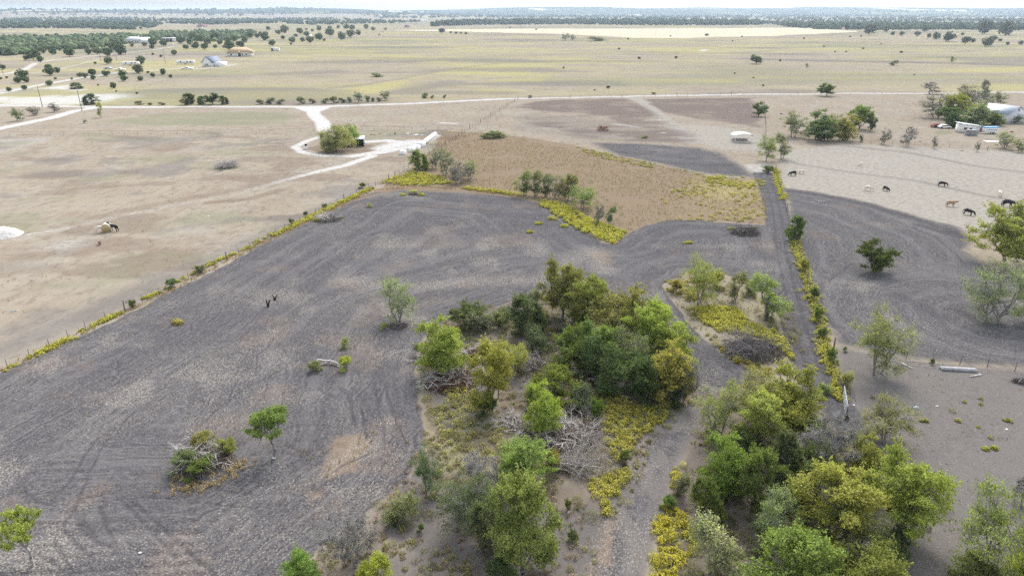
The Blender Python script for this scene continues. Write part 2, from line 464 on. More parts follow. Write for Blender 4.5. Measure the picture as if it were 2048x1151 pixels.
# yellow bloom and greener sweeps over the far pasture
yb = np.maximum.reduce([area(FARYELLOW, 30) * 0.5, area(YELLOW2, 16) * 0.8, area(YELLOW3, 14) * 0.7, area(YELLOW4, 10) * 0.45, area([(1650, 122), (2048, 130), (2048, 112), (1700, 112)], 10) * 0.55,
                        strip([(-40, 63), (120, 64), (260, 64), (300, 68)], 40, 20) * 0.9, area([(1200, 78), (1720, 80), (1720, 98), (1200, 92)], 20) * .4])
far_m = area(FAR, 8)
yb = np.maximum(yb, far_m * (.38 + .35 * sstep(0.45, 0.68, fbm(gx / 160 + 5, gy / 60, 55, 3))))
yb = np.maximum(yb, orange * area([(1395, 350), (1535, 360), (1545, 450), (1330, 445)], 10) * 0.62)
yb = np.maximum.reduce([yb, area([(845, 770), (1000, 800), (1050, 900), (980, 1000), (870, 970), (850, 850)], 2) * .65, area([(1190, 790), (1340, 812), (1262, 910), (1215, 1045), (1180, 960)], 1.2) * .7, area([(1300, 1010), (1400, 1050), (1380, 1262), (1270, 1262)], 1.2) * .6, area(ISLAND, 1.2) * .35])
A[:, 3] = yb * (0.35 + 0.65 * sstep(0.32, 0.62, fbm(gx / 60, gy / 22, 56)))
gr = np.maximum(area(GREEN_L, 9) * (.62 + .38 * sstep(.38, .6, fbm(gx / 18, gy / 8, 86))), far_m * sstep(0.42, 0.66, fbm(gx / 220 + 9, gy / 90, 57, 3)) * 0.62)
pasture_l = area([(-400, 272), (990, 258), (860, 300), (740, 380), (0, 742), (-400, 900)], 2)
gr = np.maximum(gr, pasture_l * sstep(0.45, 0.64, fbm(gx / 22 + 3, gy / 13, 58, 4)) * 0.55)
gr = np.maximum(gr, area([(1868, 266), (1880, 261), (1905, 263), (1910, 269), (1880, 271)], 0.8) * 1.0)
gr = np.maximum(gr, area(GROVE, 1.2) * sstep(.40, .6, fbm(gx / 5 + 8, gy / 5, 84)) * .6)
gr = np.maximum(gr, area(ISLAND, 1.2) * .4)
gr = np.maximum(gr, strip([(560, 485), (640, 450), (730, 410), (790, 385)], 2.0, 2.0) * 0.5)
gr = np.maximum(gr, area([(1130, 350), (1260, 355), (1320, 375), (1200, 388), (1120, 372)], 3) * 0.5)
B[:, 0] = gr
brown = np.maximum(area(BROWN_A, 5) * (.55 + .4 * sstep(.35, .6, fbm(gx / 14, gy / 7, 60))), area(BROWN_B, 4.0) * (.6 + .4 * sstep(.3, .55, fbm(gx / 14, gy / 7, 60))))
brown = np.maximum(brown, (.3 + .4 * sstep(.4, .6, fbm(gx / 12, gy / 6, 85))) * area([(1060, 222), (1330, 238), (1420, 285), (1300, 290), (1150, 275), (1020, 240)], 8))
B[:, 1] = brown
straw = np.maximum.reduce([area(FARSTRAW, 12) * 1.0,
    plough * (.10 + .34 * sstep(0.48, 0.66, fbm(gx / 5 + 1, gy / 5, 61, 4)) + .3 * sstep(.52, .66, fbm(gx / 14, gy / 14, 63, 3))),
    plough * strip([(690, 560), (800, 575), (960, 560), (1090, 560), (1180, 500), (1210, 540)], 3.2, 3.0) * 0.8,
    strip([(470, 600), (540, 610), (590, 560)], 1.5, 1.6) * 0.6, strip([(760, 495), (830, 488)], 1.6, 1.8) * 0.75, strip([(700, 570), (740, 590)], 1.2, 1.2) * .6,
    strip(TRACK_L, 2.4, 0.8) * (.25 + .3 * sstep(.4, .6, fbm(gx / 4, gy / 4, 62))), area(LOWER_RIGHT, 2.0) * .22, area(RIGHT, 1) * 0.28, area([(1570, 400), (1800, 430), (1900, 560), (1780, 640), (1650, 600), (1610, 500)], 5) * 0.35])
B[:, 2] = straw
# wheel ruts and disc-harrow turns pressed into the soil
RUTS = [([(100, 1005), (140, 960), (165, 915), (195, 870)], .22), ([(128, 1048), (155, 1000), (175, 950), (200, 895)], .22), ([(150, 1015), (165, 1060), (195, 1085), (225, 1093)], .3), ([(200, 1012), (212, 1050), (232, 1085)], .3),
        ([(165, 1018), (172, 1048), (190, 1072)], .2), ([(245, 1000), (285, 1045), (330, 1090), (350, 1115)], .26), ([(262, 1000), (330, 1060), (380, 1105), (430, 1151)], .26), ([(232, 998), (300, 992), (380, 1000), (450, 1010), (512, 1015)], .2),
        ([(165, 995), (230, 985), (270, 972)], .2), ([(105, 1082), (125, 1110), (138, 1140)], .26), ([(130, 1060), (150, 1085), (178, 1110)], .22), ([(0, 1146), (150, 1141), (300, 1133)], .3), ([(72, 1105), (105, 1125), (140, 1150)], .2), ([(50, 978), (72, 1002), (110, 1008)], .2),
        ([(575, 775), (640, 780), (680, 800)], .22), ([(640, 755), (690, 780), (705, 815), (708, 850)], .24), ([(610, 737), (660, 755), (690, 790)], .2), ([(750, 770), (758, 820), (768, 870), (770, 900)], .24), ([(770, 765), (780, 810), (795, 850), (810, 880)], .24), ([(720, 790), (727, 840), (735, 880)], .22), ([(570, 890), (615, 910), (645, 930)], .26), ([(572, 905), (600, 915), (625, 932)], .24), ([(635, 965), (690, 930), (760, 900)], .24),
        ([(910, 505), (935, 535), (960, 558), (1020, 563)], .18), ([(880, 498), (905, 530), (930, 555)], .18), ([(972, 520), (975, 532), (1024, 540)], .2), ([(670, 470), (680, 485), (740, 487)], .2), ([(690, 455), (715, 465), (760, 472)], .2), ([(570, 475), (580, 484), (610, 486)], .2),
        ([(1470, 510), (1500, 495), (1550, 478)], .2), ([(1430, 478), (1445, 505), (1440, 520)], .18), ([(1290, 470), (1320, 455), (1380, 448)], .25), ([(1070, 405), (1110, 428), (1160, 460), (1200, 490)], .3),
        ([(235, 720), (233, 740), (240, 752)], .2), ([(382, 660), (385, 640), (395, 620)], .16), ([(410, 655), (410, 635), (420, 615)], .16), ([(380, 870), (430, 820), (480, 780), (560, 740)], .2), ([(470, 985), (400, 975), (512, 988)], .18),
        ([(1640, 590), (1660, 640), (1700, 680), (1790, 705)], .26), ([(1650, 580), (1680, 620), (1720, 660)], .2), ([(1780, 520), (1700, 530), (1660, 560), (1665, 600)], .22)]
rut = np.zeros(len(gx))
near = gd < 400
nx_, ny_ = gx[near] + (fbm(gx[near] / 2, gy[near] / 2, 71) - .5) * .3, gy[near] + (fbm(gx[near] / 2, gy[near] / 2, 72) - .5) * .3
rn = np.zeros(len(nx_))
for pts, wdt in RUTS:
    rn = np.maximum(rn, (1 - sstep(wdt * 0.35, wdt * 1.15, line_d(nx_, ny_, pts))) * (.65 + .35 * sstep(.35, .6, fbm(nx_ / 1.5, ny_ / 1.5, 73, 2))))
for off in (-0.85, 0.85):          # two wheel lanes on the farm track
    P = [(G(*p)[0] + off, G(*p)[1]) for p in TRACK_R]
    dd = np.min([seg_dist(nx_, ny_, a, b) for a, b in zip(P[:-1], P[1:])], 0)
    rn = np.maximum(rn, (1 - sstep(0.15, 0.55, dd)) * 0.7)
rut[near] = rn
dk = np.maximum.reduce([strip([(1580, 383), (1640, 390), (1750, 415), (1850, 445), (1935, 472)], 1.6, 1.5) * .75, strip([(1835, 450), (1880, 462), (1925, 475)], 1.2, 1.0), area([(1480, 318), (1500, 340), (1518, 352), (1440, 345), (1400, 330)], 2) * .5, strip([(1920, 620), (1960, 645), (2048, 655), (2100, 660)], 0.9, 0.8), strip([(1800, 590), (1900, 640)], 1.5, 1.5) * .6])
B[:, 3] = np.maximum(rut, dk)
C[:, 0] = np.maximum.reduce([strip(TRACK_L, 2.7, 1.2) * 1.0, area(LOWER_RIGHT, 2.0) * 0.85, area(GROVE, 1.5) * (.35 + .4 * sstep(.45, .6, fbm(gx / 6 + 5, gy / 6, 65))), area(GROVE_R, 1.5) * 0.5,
    strip([(1150, 1060), (1190, 1110), (1170, 1180)], 3, 2) * .5, strip([(450, 470), (250, 440), (130, 470), (0, 520)], 3, 3) * .2, strip([(300, 560), (420, 520), (560, 455), (700, 395)], 3.0, 3.0) * .5, strip([(0, 700), (200, 620), (330, 560)], 4, 4) * .6,
    area([(1040, 225), (1330, 250), (1400, 290), (1200, 285), (1010, 262)], 6) * .4, strip([(800, 120), (1000, 112), (1200, 105)], 30, 20) * .3, strip([(900, 165), (800, 185), (1000, 185)], 12, 8) * .5, strip([(1500, 118), (1700, 122), (1900, 126), (2048, 132)], 14, 12) * .7, far_m * sstep(.5, .68, fbm(gx / 150 + 2, gy / 50, 69)) * .5, pasture_l * sstep(.5, .7, fbm(gx / 14 + 11, gy / 11, 70)) * .5, strip([(560, 148), (660, 143)], 18, 10) * .5])
pale = np.maximum.reduce([area(COWS, 3) * 0.9, strip(PALE_PATH, 3.2, 1.2), area([(1340, 250), (1440, 252), (1540, 270), (1540, 305), (1440, 300), (1380, 285)], 4) * .7, area([(80, 497), (130, 480), (185, 478), (180, 492), (120, 505)], .8) * .8, area([(0, 525), (70, 520), (95, 535), (0, 545)], 1.2) * .7, area([(-50, 275), (120, 275), (60, 290), (-50, 318)], 3) * .8, pasture_l * sstep(.55, .75, fbm(gx / 12, gy / 9, 64)) * .4])
C[:, 1] = pale
red = np.maximum.reduce([area([(600, 298), (640, 288), (700, 286), (745, 288), (770, 296), (720, 307), (650, 308)], 1.0) * .85, area(GROVE, 1.2) * (0.45 + .5 * sstep(.42, .62, fbm(gx / 4, gy / 4, 66))), area(GROVE_R, 1.2) * .75, area(ISLAND, 1.0) * .35,
    area([(660, 880), (720, 870), (745, 900), (700, 950), (640, 960)], 1.0) * .9, area([(560, 1040), (620, 1000), (700, 985), (740, 1000), (640, 1050), (570, 1080)], 2.5) * .5, area([(540, 640), (560, 560), (640, 590), (600, 620)], 3) * .25, area([(280, 800), (330, 780), (350, 810), (300, 850)], 2.5) * .4, area([(80, 790), (150, 760), (170, 790), (100, 830)], 2.5) * .4, area([(1170, 500), (1225, 495), (1240, 525), (1200, 535)], 1.5) * .6, area([(600, 985), (660, 975), (650, 1000), (610, 1010)], .8) * .7, area([(735, 895), (790, 890), (780, 920)], .8) * .5, area([(470, 790), (500, 780)] + [(510, 800)], 1) * .2,
    strip([(500, 500), (600, 450), (700, 403), (800, 378), (1040, 393)], 1.2, 1.0) * .8, pasture_l * sstep(.48, .66, fbm(gx / 16 + 7, gy / 8, 67)) * .6, strip([(180, 435), (330, 405), (470, 380), (540, 368)], 2.5, 2) * .55, strip([(420, 405), (500, 398), (560, 380)], 2.0, 1.5) * .7,
    area([(1700, 640), (1780, 735), (1700, 790), (1690, 740)], 3) * .4, plough * sstep(.54, .74, fbm(gx / 7 + 4, gy / 7, 68)) * .45, area([(1330, 590), (1480, 600), (1560, 640), (1600, 650), (1480, 650), (1400, 620)], 1.5) * .4, area([(1840, 225), (1960, 245), (1900, 262), (1780, 240)], 4) * .4, area([(1560, 255), (1800, 265), (1800, 290), (1560, 290)], 4) * .4, strip([(560, 700), (600, 690)], 1, 1) * .4])
C[:, 2] = red
# worn cattle trails and the brook bed in the far pasture
trail = np.maximum.reduce([strip([(1566, 316), (1600, 328), (1720, 346), (1840, 363), (1960, 390), (2100, 416)], 0.8, 0.7), strip([(1690, 290), (1820, 305), (1950, 332), (2100, 352)], 1.1, 0.9), strip([(660, 177), (740, 168), (800, 158), (880, 141), (1000, 126), (1130, 121), (1250, 117)], 3.0, 2.5) * .6, strip([(1310, 104), (1400, 107), (1480, 105), (1540, 102)], 7, 4) * .7, strip([(360, 258), (450, 236), (600, 232)], 1.0, 1) * .4])
C[:, 3] = trail
# distance along which the harrow passes lie: out from the edges of the field
fur = np.abs(poly_sd(gx, gy, MAIN))
inside_r = poly_sd(gx, gy, RIGHT) > 0
fur = np.where(inside_r, line_d(gx, gy, [(1570, 376), (1750, 408), (1935, 475), (2010, 560), (2300, 600)]), fur)
trk = poly_sd(gx, gy, GROVE)
cen = G(1985, 640)
fur = np.where(inside_r & (np.hypot(gx - cen[0], gy - cen[1]) < 24), np.hypot(gx - cen[0], gy - cen[1]), fur)
fur = fur + (fbm(gx / 20, gy / 20, 80) - .5) * 3

gz = land(gx, gy)
fine = gd < 260
rel = plough * (fbm(gx / 0.9, gy / 0.9, 90, 2) - 0.5) * 0.10 - np.clip(rut, 0, 1) * 0.07
rel = rel + plough * .055 * np.sin(2 * math.pi * (fur + fbm(gx / 8, gy / 8, 95) * 2) / 1.15) * sstep(.38, .58, fbm(gx / 9, gy / 9, 96, 2)) * (1 - sstep(75, 125, gd))
gz = gz + np.where(fine, rel, 0)

# ---- material of the land
def ground_material():
    t = NT('land')
    pos = t.pos()
    pl, ca, og, yb_ = t.sep('cover_a'); gr_, br, st, ru = t.sep('cover_b'); tk, pa, rd, trl = t.sep('cover_c')
    fu = t.attr('furrow').outputs['Fac']
    sx = t.n('SeparateXYZ'); t.put(sx.inputs[0], pos)
    n_fine = t.noise(pos, 5.5, 3.0, 0.7)          # clods, tufts
    n_mid = t.noise(pos, 0.9, 4.0, 0.65)
    n_big = t.noise(pos, 0.06, 4.0, 0.6)
    n_patch = t.noise(pos, 0.22, 4.0, 0.65)
    edge = t.math('ADD', t.math('MULTIPLY_ADD', n_mid, 0.55, -0.275), t.math('MULTIPLY_ADD', n_fine, 0.5, -0.25))
    def mask(w, lo=0.3, hi=0.7):
        e = t.math('MULTIPLY', edge, t.rng(w, 0.0, 0.12))
        return t.rng(t.math('ADD', w, e), lo, hi)
    # dry grazed grass
    n_str = t.noise(t.vec(t.math('MULTIPLY', sx.outputs[0], 0.10), t.math('MULTIPLY', sx.outputs[1], 0.05), 0.0), 1.0, 5.0, 0.65)
    c = t.mix(t.rng(n_big, 0.3, 0.7), (0.305, 0.252, 0.196), (0.35, 0.298, 0.225))
    c = t.mix(t.math('MULTIPLY', t.rng(n_str, 0.45, 0.7), 0.6), c, (0.36, 0.33, 0.275))
    c = t.mix(t.math('MULTIPLY', t.rng(n_patch, 0.45, 0.75), 0.55), c, (0.365, 0.325, 0.26))
    n_gr = t.noise(t.vec(t.math('MULTIPLY', sx.outputs[0], 0.55), t.math('MULTIPLY', sx.outputs[1], 0.28), 3.0), 1.0, 6.0, 0.72)
    c = t.mix(t.math('MULTIPLY', t.rng(n_gr, 0.50, 0.36), 0.55), c, (0.185, 0.155, 0.13))
    c = t.mix(t.math('MULTIPLY', t.rng(n_gr, 0.55, 0.70), 0.5), c, (0.43, 0.39, 0.32))
    c = t.mix(t.math('MULTIPLY', mask(pa, 0.2, 0.8), 0.75), c, t.mix(t.rng(n_mid, .35, .65), (0.305, 0.285, 0.25), (0.40, 0.375, 0.32)))
    c = t.mix(t.math('MULTIPLY', mask(gr_, 0.15, 0.85), 0.7), c, (0.23, 0.235, 0.145))
    c = t.mix(t.math('MULTIPLY', mask(og), 0.9), c, t.mix(n_fine, (0.175, 0.130, 0.085), (0.325, 0.252, 0.168)))
    c = t.mix(t.math('MULTIPLY', mask(yb_, 0.1, 0.9), 0.7), c, t.mix(n_mid, (0.40, 0.36, 0.13), (0.47, 0.43, 0.19)))
    c = t.mix(t.math('MULTIPLY', mask(rd, 0.2, 0.9), 0.65), c, t.mix(n_fine, (0.105, 0.074, 0.058), (0.25, 0.185, 0.14)))
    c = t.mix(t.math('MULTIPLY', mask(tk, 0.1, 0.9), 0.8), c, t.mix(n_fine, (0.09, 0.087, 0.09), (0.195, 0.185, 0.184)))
    speck = t.math('MULTIPLY', t.rng(t.math('ADD', t.math('MULTIPLY', n_fine, .5), t.math('MULTIPLY', n_mid, .5)), 0.47, 0.36), 0.55)
    c = t.mix(speck, c, t.mix(1.0, c, (0.52, 0.50, 0.50), 'MULTIPLY'))
    c = t.mix(t.math('MULTIPLY', t.rng(n_fine, 0.56, 0.70), 0.35), c, t.mix(1.0, c, (1.35, 1.33, 1.28), 'MULTIPLY'))
    # turned soil: rows of clods along the harrow passes
    v_row = t.vec(t.math('MULTIPLY', fu, 3.0), t.math('MULTIPLY', sx.outputs[0], 1.15), t.math('MULTIPLY', sx.outputs[1], 1.15))
    row = t.noise(v_row, 1.0, 3.0, 0.65)
    v_pass = t.vec(t.math('MULTIPLY', fu, 0.5), t.math('MULTIPLY', sx.outputs[0], 0.03), t.math('MULTIPLY', sx.outputs[1], 0.03))
    pas = t.noise(v_pass, 1.0, 3.0, 0.6)
    soil = t.mix(t.rng(n_fine, 0.34, 0.66), (0.060, 0.057, 0.060), (0.152, 0.144, 0.144))
    soil = t.mix(t.math('MULTIPLY', t.rng(row, 0.5, 0.68), 0.4), soil, (0.230, 0.220, 0.218))
    soil = t.mix(t.math('MULTIPLY', t.rng(row, 0.48, 0.34), 0.42), soil, (0.078, 0.073, 0.077))
    soil = t.mix(t.math('MULTIPLY', t.rng(pas, 0.45, 0.65), 0.35), soil, (0.205, 0.195, 0.192))
    soil = t.mix(t.math('MULTIPLY', t.rng(n_patch, 0.5, 0.75), 0.35), soil, (0.215, 0.198, 0.185))
    wob = t.math('MULTIPLY_ADD', t.noise(pos, 0.12, 2.0, 0.5), 5.0, fu)
    saw = t.math('PINGPONG', wob, 1.15)
    lines = t.math('MULTIPLY', t.rng(saw, 0.16, 0.03), t.rng(t.noise(pos, 0.16, 2.0, .5), 0.46, 0.60))
    soil = t.mix(t.math('MULTIPLY', lines, 0.45), soil, (0.058, 0.054, 0.058))
    crest = t.math('MULTIPLY', t.math('MULTIPLY', t.rng(saw, 0.18, 0.28), t.rng(saw, 0.42, 0.30)), t.rng(t.noise(pos, 0.16, 2.0, .5), 0.46, 0.60))  # pale edge beside each dark line: furrow light and shade put into soil colour
    soil = t.mix(t.math('MULTIPLY', crest, 0.35), soil, (0.23, 0.22, 0.215))
    mpl = mask(pl)
    brs = t.mix(t.rng(n_mid, 0.3, 0.7), (0.118, 0.090, 0.082), (0.205, 0.162, 0.142))
    c = t.mix(t.math('MULTIPLY', mask(br, .15, .85), 0.8), c, brs)
    c = t.mix(mpl, c, t.mix(t.math('MULTIPLY', mask(rd, .25, .9), 0.7), soil, t.mix(n_fine, (0.17, 0.125, 0.095), (0.36, 0.27, 0.19))))
    # chopped straw lying on it: thin pale flecks
    v_f = t.vec(t.math('MULTIPLY', fu, 2.0), t.math('MULTIPLY', sx.outputs[0], 1.3), t.math('MULTIPLY', sx.outputs[1], 1.3))
    fl = t.noise(v_f, 3.6, 2.0, 0.75)
    thr = t.math('MULTIPLY_ADD', st, -0.20, 0.655)
    fleck = t.math('MULTIPLY', t.rng(t.math('SUBTRACT', fl, thr), 0.0, 0.08), t.rng(t.math('ADD', t.math('ADD', pl, st), tk), 0.15, 0.5))
    c = t.mix(t.math('MULTIPLY', fleck, 0.8), c, t.mix(n_mid, (0.33, 0.29, 0.235), (0.48, 0.44, 0.37)))
    c = t.mix(t.rng(t.math('SUBTRACT', st, pl), 0.62, 1.0), c, (0.60, 0.53, 0.38))
    c = t.mix(t.math('MULTIPLY', trl, 0.62), c, (0.165, 0.15, 0.14))
    c = t.mix(t.math('MULTIPLY', t.rng(ru, 0.15, 0.9), 0.45), c, (0.058, 0.055, 0.060))
    c = t.mix(t.math('MULTIPLY', mask(ca, 0.15, 0.8), t.rng(ca, 0.0, 1.0, 0.35, 1.0, False)), c, t.mix(t.rng(n_mid, .3, .7), (0.44, 0.425, 0.395), (0.66, 0.645, 0.62)))
    hgt = t.math('ADD', t.math('MULTIPLY', n_fine, 0.5), t.math('MULTIPLY', t.math('MULTIPLY', row, pl), 0.6))
    bp = t.n('Bump'); bp.inputs['Strength'].default_value = 0.65; bp.inputs['Distance'].default_value = 0.12
    t.put(bp.inputs['Height'], hgt)
    d = t.n('BsdfDiffuse'); t.put(d.inputs[0], c); t.put(d.inputs['Normal'], bp.outputs[0]); d.inputs[1].default_value = 0.5
    return t.surf(d.outputs[0])

def hill_material():
    """land too far off to tell the trees apart: woods with pale hay fields between them"""
    t = NT('far_hill')
    pos = t.pos()
    st = t.n('VectorMath', operation='MULTIPLY'); t.put(st.inputs[0], pos); st.inputs[1].default_value = (1.0, 0.32, 0.0)
    a = t.noise(st.outputs[0], 0.0011, 5.0, 0.62); b = t.noise(st.outputs[0], 0.012, 3.0, 0.6)
    c = t.mix(b, (0.022, 0.036, 0.02), (0.055, 0.07, 0.04))
    c = t.mix(t.rng(a, 0.575, 0.61), c, t.mix(b, (0.36, 0.31, 0.2), (0.55, 0.49, 0.36)))
    c = t.mix(t.rng(a, 0.43, 0.40), c, (0.13, 0.135, 0.07))
    return t.bsdf(c, 1.0, None, 0, 0.0)
M['land'] = ground_material()
M['hill'] = hill_material()

# ---- cut the surface along the boundaries (each cell of the grid belongs to one piece of land)
quad = (np.arange(NY - 1)[:, None] * NX + np.arange(NX - 1)[None, :]).ravel()
quads = np.stack([quad, quad + 1, quad + NX + 1, quad + NX], 1)
cx_, cy_ = gx[quads].mean(1), gy[quads].mean(1)
def inside(pts): return poly_sd(cx_, cy_, pts) > 0
def along(pts, h): return line_d(cx_, cy_, pts) < h
zone = np.zeros(len(quads), int)
ZONES = [('pasture', 'dry grazed pasture, beige and grey, around the fields', 'pasture')]
def put_zone(m, name, label, cat):
    ZONES.append((name, label, cat)); zone[m] = len(ZONES) - 1
put_zone(inside(FAR), 'grassland', 'wide pale grassland with yellow bloom beyond the gravel road', 'grassland')
put_zone(inside(ORANGE), 'meadow', 'uncut rusty tan meadow in the middle distance', 'meadow')
put_zone(inside(GROVE) | inside(GROVE_R) | inside(ISLAND), 'ground', 'brown leaf-littered ground under the thickets', 'ground')
put_zone(inside(MAIN), 'ploughed_field', 'large dark grey harrowed field with straw and wheel marks', 'field')
put_zone(inside(RIGHT), 'ploughed_field', 'dark harrowed field around a lone round oak', 'field')
put_zone(inside(DARK_C), 'ploughed_field', 'dark ploughed wedge beside the white carport', 'field')
put_zone(inside(BROWN_A) | inside(BROWN_B), 'ploughed_field', 'brown ploughed plot split by a pale path along the road', 'field')
put_zone(along(TRACK_R, 2.6), 'dirt_track', 'dark rutted dirt track along the weedy fence', 'track')
put_zone(along(TRACK_L, 2.7), 'dirt_track', 'pale straw-strewn track between the two thickets', 'track')
put_zone(along(LOOP, 2.4) | along(LOOP2, 3) | along(LOOP3, 2.8) | along(DRIVE_N, 3.0) | along(TRACK_W, 1.7), 'gravel_drive', 'white caliche drive looping round the willow', 'drive')
put_zone(along(LANE_A, 4) | along(LANE_B, 4) | inside(PAD), 'gravel_lane', 'pale gravel lanes and yard among the far junipers', 'lane')
put_zone(along(ROAD, 3.6) | along(DRIVE_W, 2.8), 'road', 'straight pale gravel road crossing below the far grassland', 'road')
put_zone((cy_ > row_y(34.0)), 'hills', 'hazy wooded hills with pale fields on the horizon', 'hills')
for zi, (nm, lb, ct) in enumerate(ZONES):
    q = quads[zone == zi]
    if not len(q): continue
    u, inv = np.unique(q, return_inverse=True)
    me = mesh_np(nm, np.stack([gx[u], gy[u], gz[u]], 1), inv.reshape(-1, 4), {'cover_a': A[u], 'cover_b': B[u], 'cover_c': C[u], 'furrow': fur[u]}, [M['hill'] if nm == 'hills' else M['land']], smooth=True)
    tag(obj(nm, me), lb, ct, kind='structure')
# ------------------------------------------------------------------ plants: a few grown patterns of each kind, copied
def limb(rng, p0, p1, r0, r1, k=3, wob=0.12):
    """a bent limb of k pieces"""
    p0 = np.asarray(p0, float); p1 = np.asarray(p1, float)
    L = np.linalg.norm(p1 - p0)
    pts = [p0 + (p1 - p0) * i / k + (rng.normal(size=3) * wob * L * (0 < i < k)) + np.array([0, 0, 0.10 * L * math.sin(math.pi * i / k)]) for i in range(k + 1)]
    rr = [r0 + (r1 - r0) * i / k for i in range(k + 1)]
    return [(pts[i], pts[i + 1], rr[i], rr[i + 1]) for i in range(k)]

def segs_mesh(name, segs, mat, n=5):
    p0 = np.array([s[0] for s in segs]); p1 = np.array([s[1] for s in segs])
    r0 = np.array([s[2] for s in segs]); r1 = np.array([s[3] for s in segs])
    big = r0 > 0.035
    vs_, fs_ = [], []; k = 0
    for m, nn in ((big, n), (~big, 3)):
        if m.any():
            v, f = tubes(p0[m], p1[m], r0[m], r1[m], nn)
            vs_.append(v); fs_.append(f + k); k += len(v)
    return mesh_np(name, np.concatenate(vs_), np.concatenate(fs_), mats=[mat], smooth=True)

def grow(name, seed, H=6.0, Wd=5.0, base=0.22, n_cl=55, per=230, leaf=0.11, cl_r=0.62, shape='round', trunks=1, bark='bark', lmat='leaf', twigs=0, lean=(0, 0), up=0.7, fill=0.75, lobes=5):
    """returns (wood mesh, crown mesh); nominal height H and crown width Wd in metres"""
    rng = np.random.default_rng(seed)
    zb = base * H
    # clump centres: several lobes inside the crown envelope, uneven outline
    ctr = []
    lob = []
    for i in range(lobes):
        a = 2 * math.pi * (i + rng.uniform(-.3, .3)) / lobes; r = rng.uniform(0.30, 0.62)
        lob.append((r * math.cos(a), r * math.sin(a), rng.uniform(-0.45, 0.55), rng.uniform(0.36, 0.58)))
    lob.append((rng.uniform(-.15, .15), rng.uniform(-.15, .15), 0.42, 0.55))
    while len(ctr) < n_cl:
        l = lob[rng.integers(len(lob))]
        d = rng.normal(size=3); d /= np.linalg.norm(d)
        q = np.array(l[:3]) + d * l[3] * rng.uniform(fill, 1.0) * np.array([1, 1, 0.85])
        if shape == 'cone':
            h = (q[2] + 1) / 2
            if np.hypot(q[0], q[1]) > max(0.12, 1.02 - 0.85 * h): continue
        elif shape == 'flat':
            q[2] = q[2] * 0.55 + 0.35 + 0.25 * abs(q[0])
        elif shape == 'dome':
            if q[2] < -0.75: q[2] = -0.75 + rng.uniform(0, .2)
        if np.linalg.norm(q[:2]) > 1.05 or abs(q[2]) > 1.02: continue
        ctr.append(q)
    ctr = np.array(ctr)
    ctr[:, :2] /= np.percentile(np.hypot(ctr[:, 0], ctr[:, 1]), 96); ctr[:, 2] = (ctr[:, 2] - ctr[:, 2].min()) / (np.ptp(ctr[:, 2]) + 1e-9) * 2 - 1
    if shape == 'flat': ctr[:, 2] = ctr[:, 2] * .55 + .3
    c = np.empty_like(ctr)
    c[:, 0] = ctr[:, 0] * (Wd / 2 - cl_r * .6); c[:, 1] = ctr[:, 1] * (Wd / 2 - cl_r * .6)
    c[:, 2] = zb + cl_r * .5 + (ctr[:, 2] + 1) / 2 * (H - zb - cl_r * .9)
    c[:, 0] += lean[0] * (c[:, 2] / H); c[:, 1] += lean[1] * (c[:, 2] / H)
    # wood: trunk(s), main limbs, one twig to every clump
    segs = []
    rt = 0.022 * H + 0.03
    mains = []
    for k in range(trunks):
        a = 2 * math.pi * k / max(trunks, 1) + rng.uniform(0, 1)
        off = np.array([math.cos(a), math.sin(a), 0]) * (0.05 * Wd if trunks > 1 else 0)
        th = max(zb * rng.uniform(0.8, 1.05), 0.25)
        top = off * 2.2 + np.array([lean[0] * th / H, lean[1] * th / H, th])
        s = limb(rng, off + np.array([0, 0, -0.25]), top, rt * (1.15 if trunks == 1 else .7), rt * (.8 if trunks == 1 else .5), 4, 0.05)
        segs += s
        nm = max(3, 6 // trunks)
        for j in range(nm):
            a2 = 2 * math.pi * (j + rng.uniform(-.3, .3)) / nm
            e = np.array([math.cos(a2) * Wd * .24, math.sin(a2) * Wd * .24, zb + (H - zb) * rng.uniform(.35, .75)]) + np.array([lean[0], lean[1], 0]) * .6
            s2 = limb(rng, top, e, rt * .5, rt * .22, 4, .08)
            segs += s2; mains += [q[1] for q in s2]
    mains = np.array(mains)
    for p in c:
        j = int(np.argmin(np.linalg.norm(mains - p, axis=1) + np.maximum(0, mains[:, 2] - p[2]) * .6))
        segs += limb(rng, mains[j], p, rt * .18, 0.012, 3, .1)
        for _ in range(twigs):
            d = rng.normal(size=3); d[2] = abs(d[2]) * .9; d /= np.linalg.norm(d)
            e = p + d * cl_r * rng.uniform(.6, 1.25)
            segs += limb(rng, p - d * .2, e, 0.011, 0.005, 2, .12)
    wood = segs_mesh('trunk', segs, M[bark])
    if per <= 0: return wood, None
    n = n_cl * per
    who = np.repeat(np.arange(n_cl), per)
    d = rng.normal(size=(n, 3)); d /= np.linalg.norm(d, axis=1, keepdims=True)
    rr = cl_r * (rng.uniform(0.65, 1.3, n_cl)[who]) * rng.uniform(0, 1, n) ** 0.42
    P = c[who] + d * rr[:, None] * np.array([1.12, 1.12, 0.72])
    # sprays: part of the leaves sits along twigs that stick out of the clumps
    ns = 5
    sd_ = rng.normal(size=(n_cl, ns, 3)); sd_[..., 2] = sd_[..., 2] * .6 + .25
    sd_ += (c - c.mean(0))[:, None] / (np.linalg.norm(c - c.mean(0), axis=1)[:, None, None] + .3) * .9
    sd_ /= np.linalg.norm(sd_, axis=2, keepdims=True)
    sl_ = rng.uniform(.9, 2.0, (n_cl, ns)) * cl_r
    m_ = rng.uniform(0, 1, n) < .40
    j_ = rng.integers(ns, size=n); tt_ = rng.uniform(.25, 1, n)
    Q = c[who] + sd_[who, j_] * (sl_[who, j_] * tt_)[:, None] + rng.normal(0, .10, (n, 3)) * cl_r * (1.5 - tt_)[:, None] * 1.6
    P = np.where(m_[:, None], Q, P)
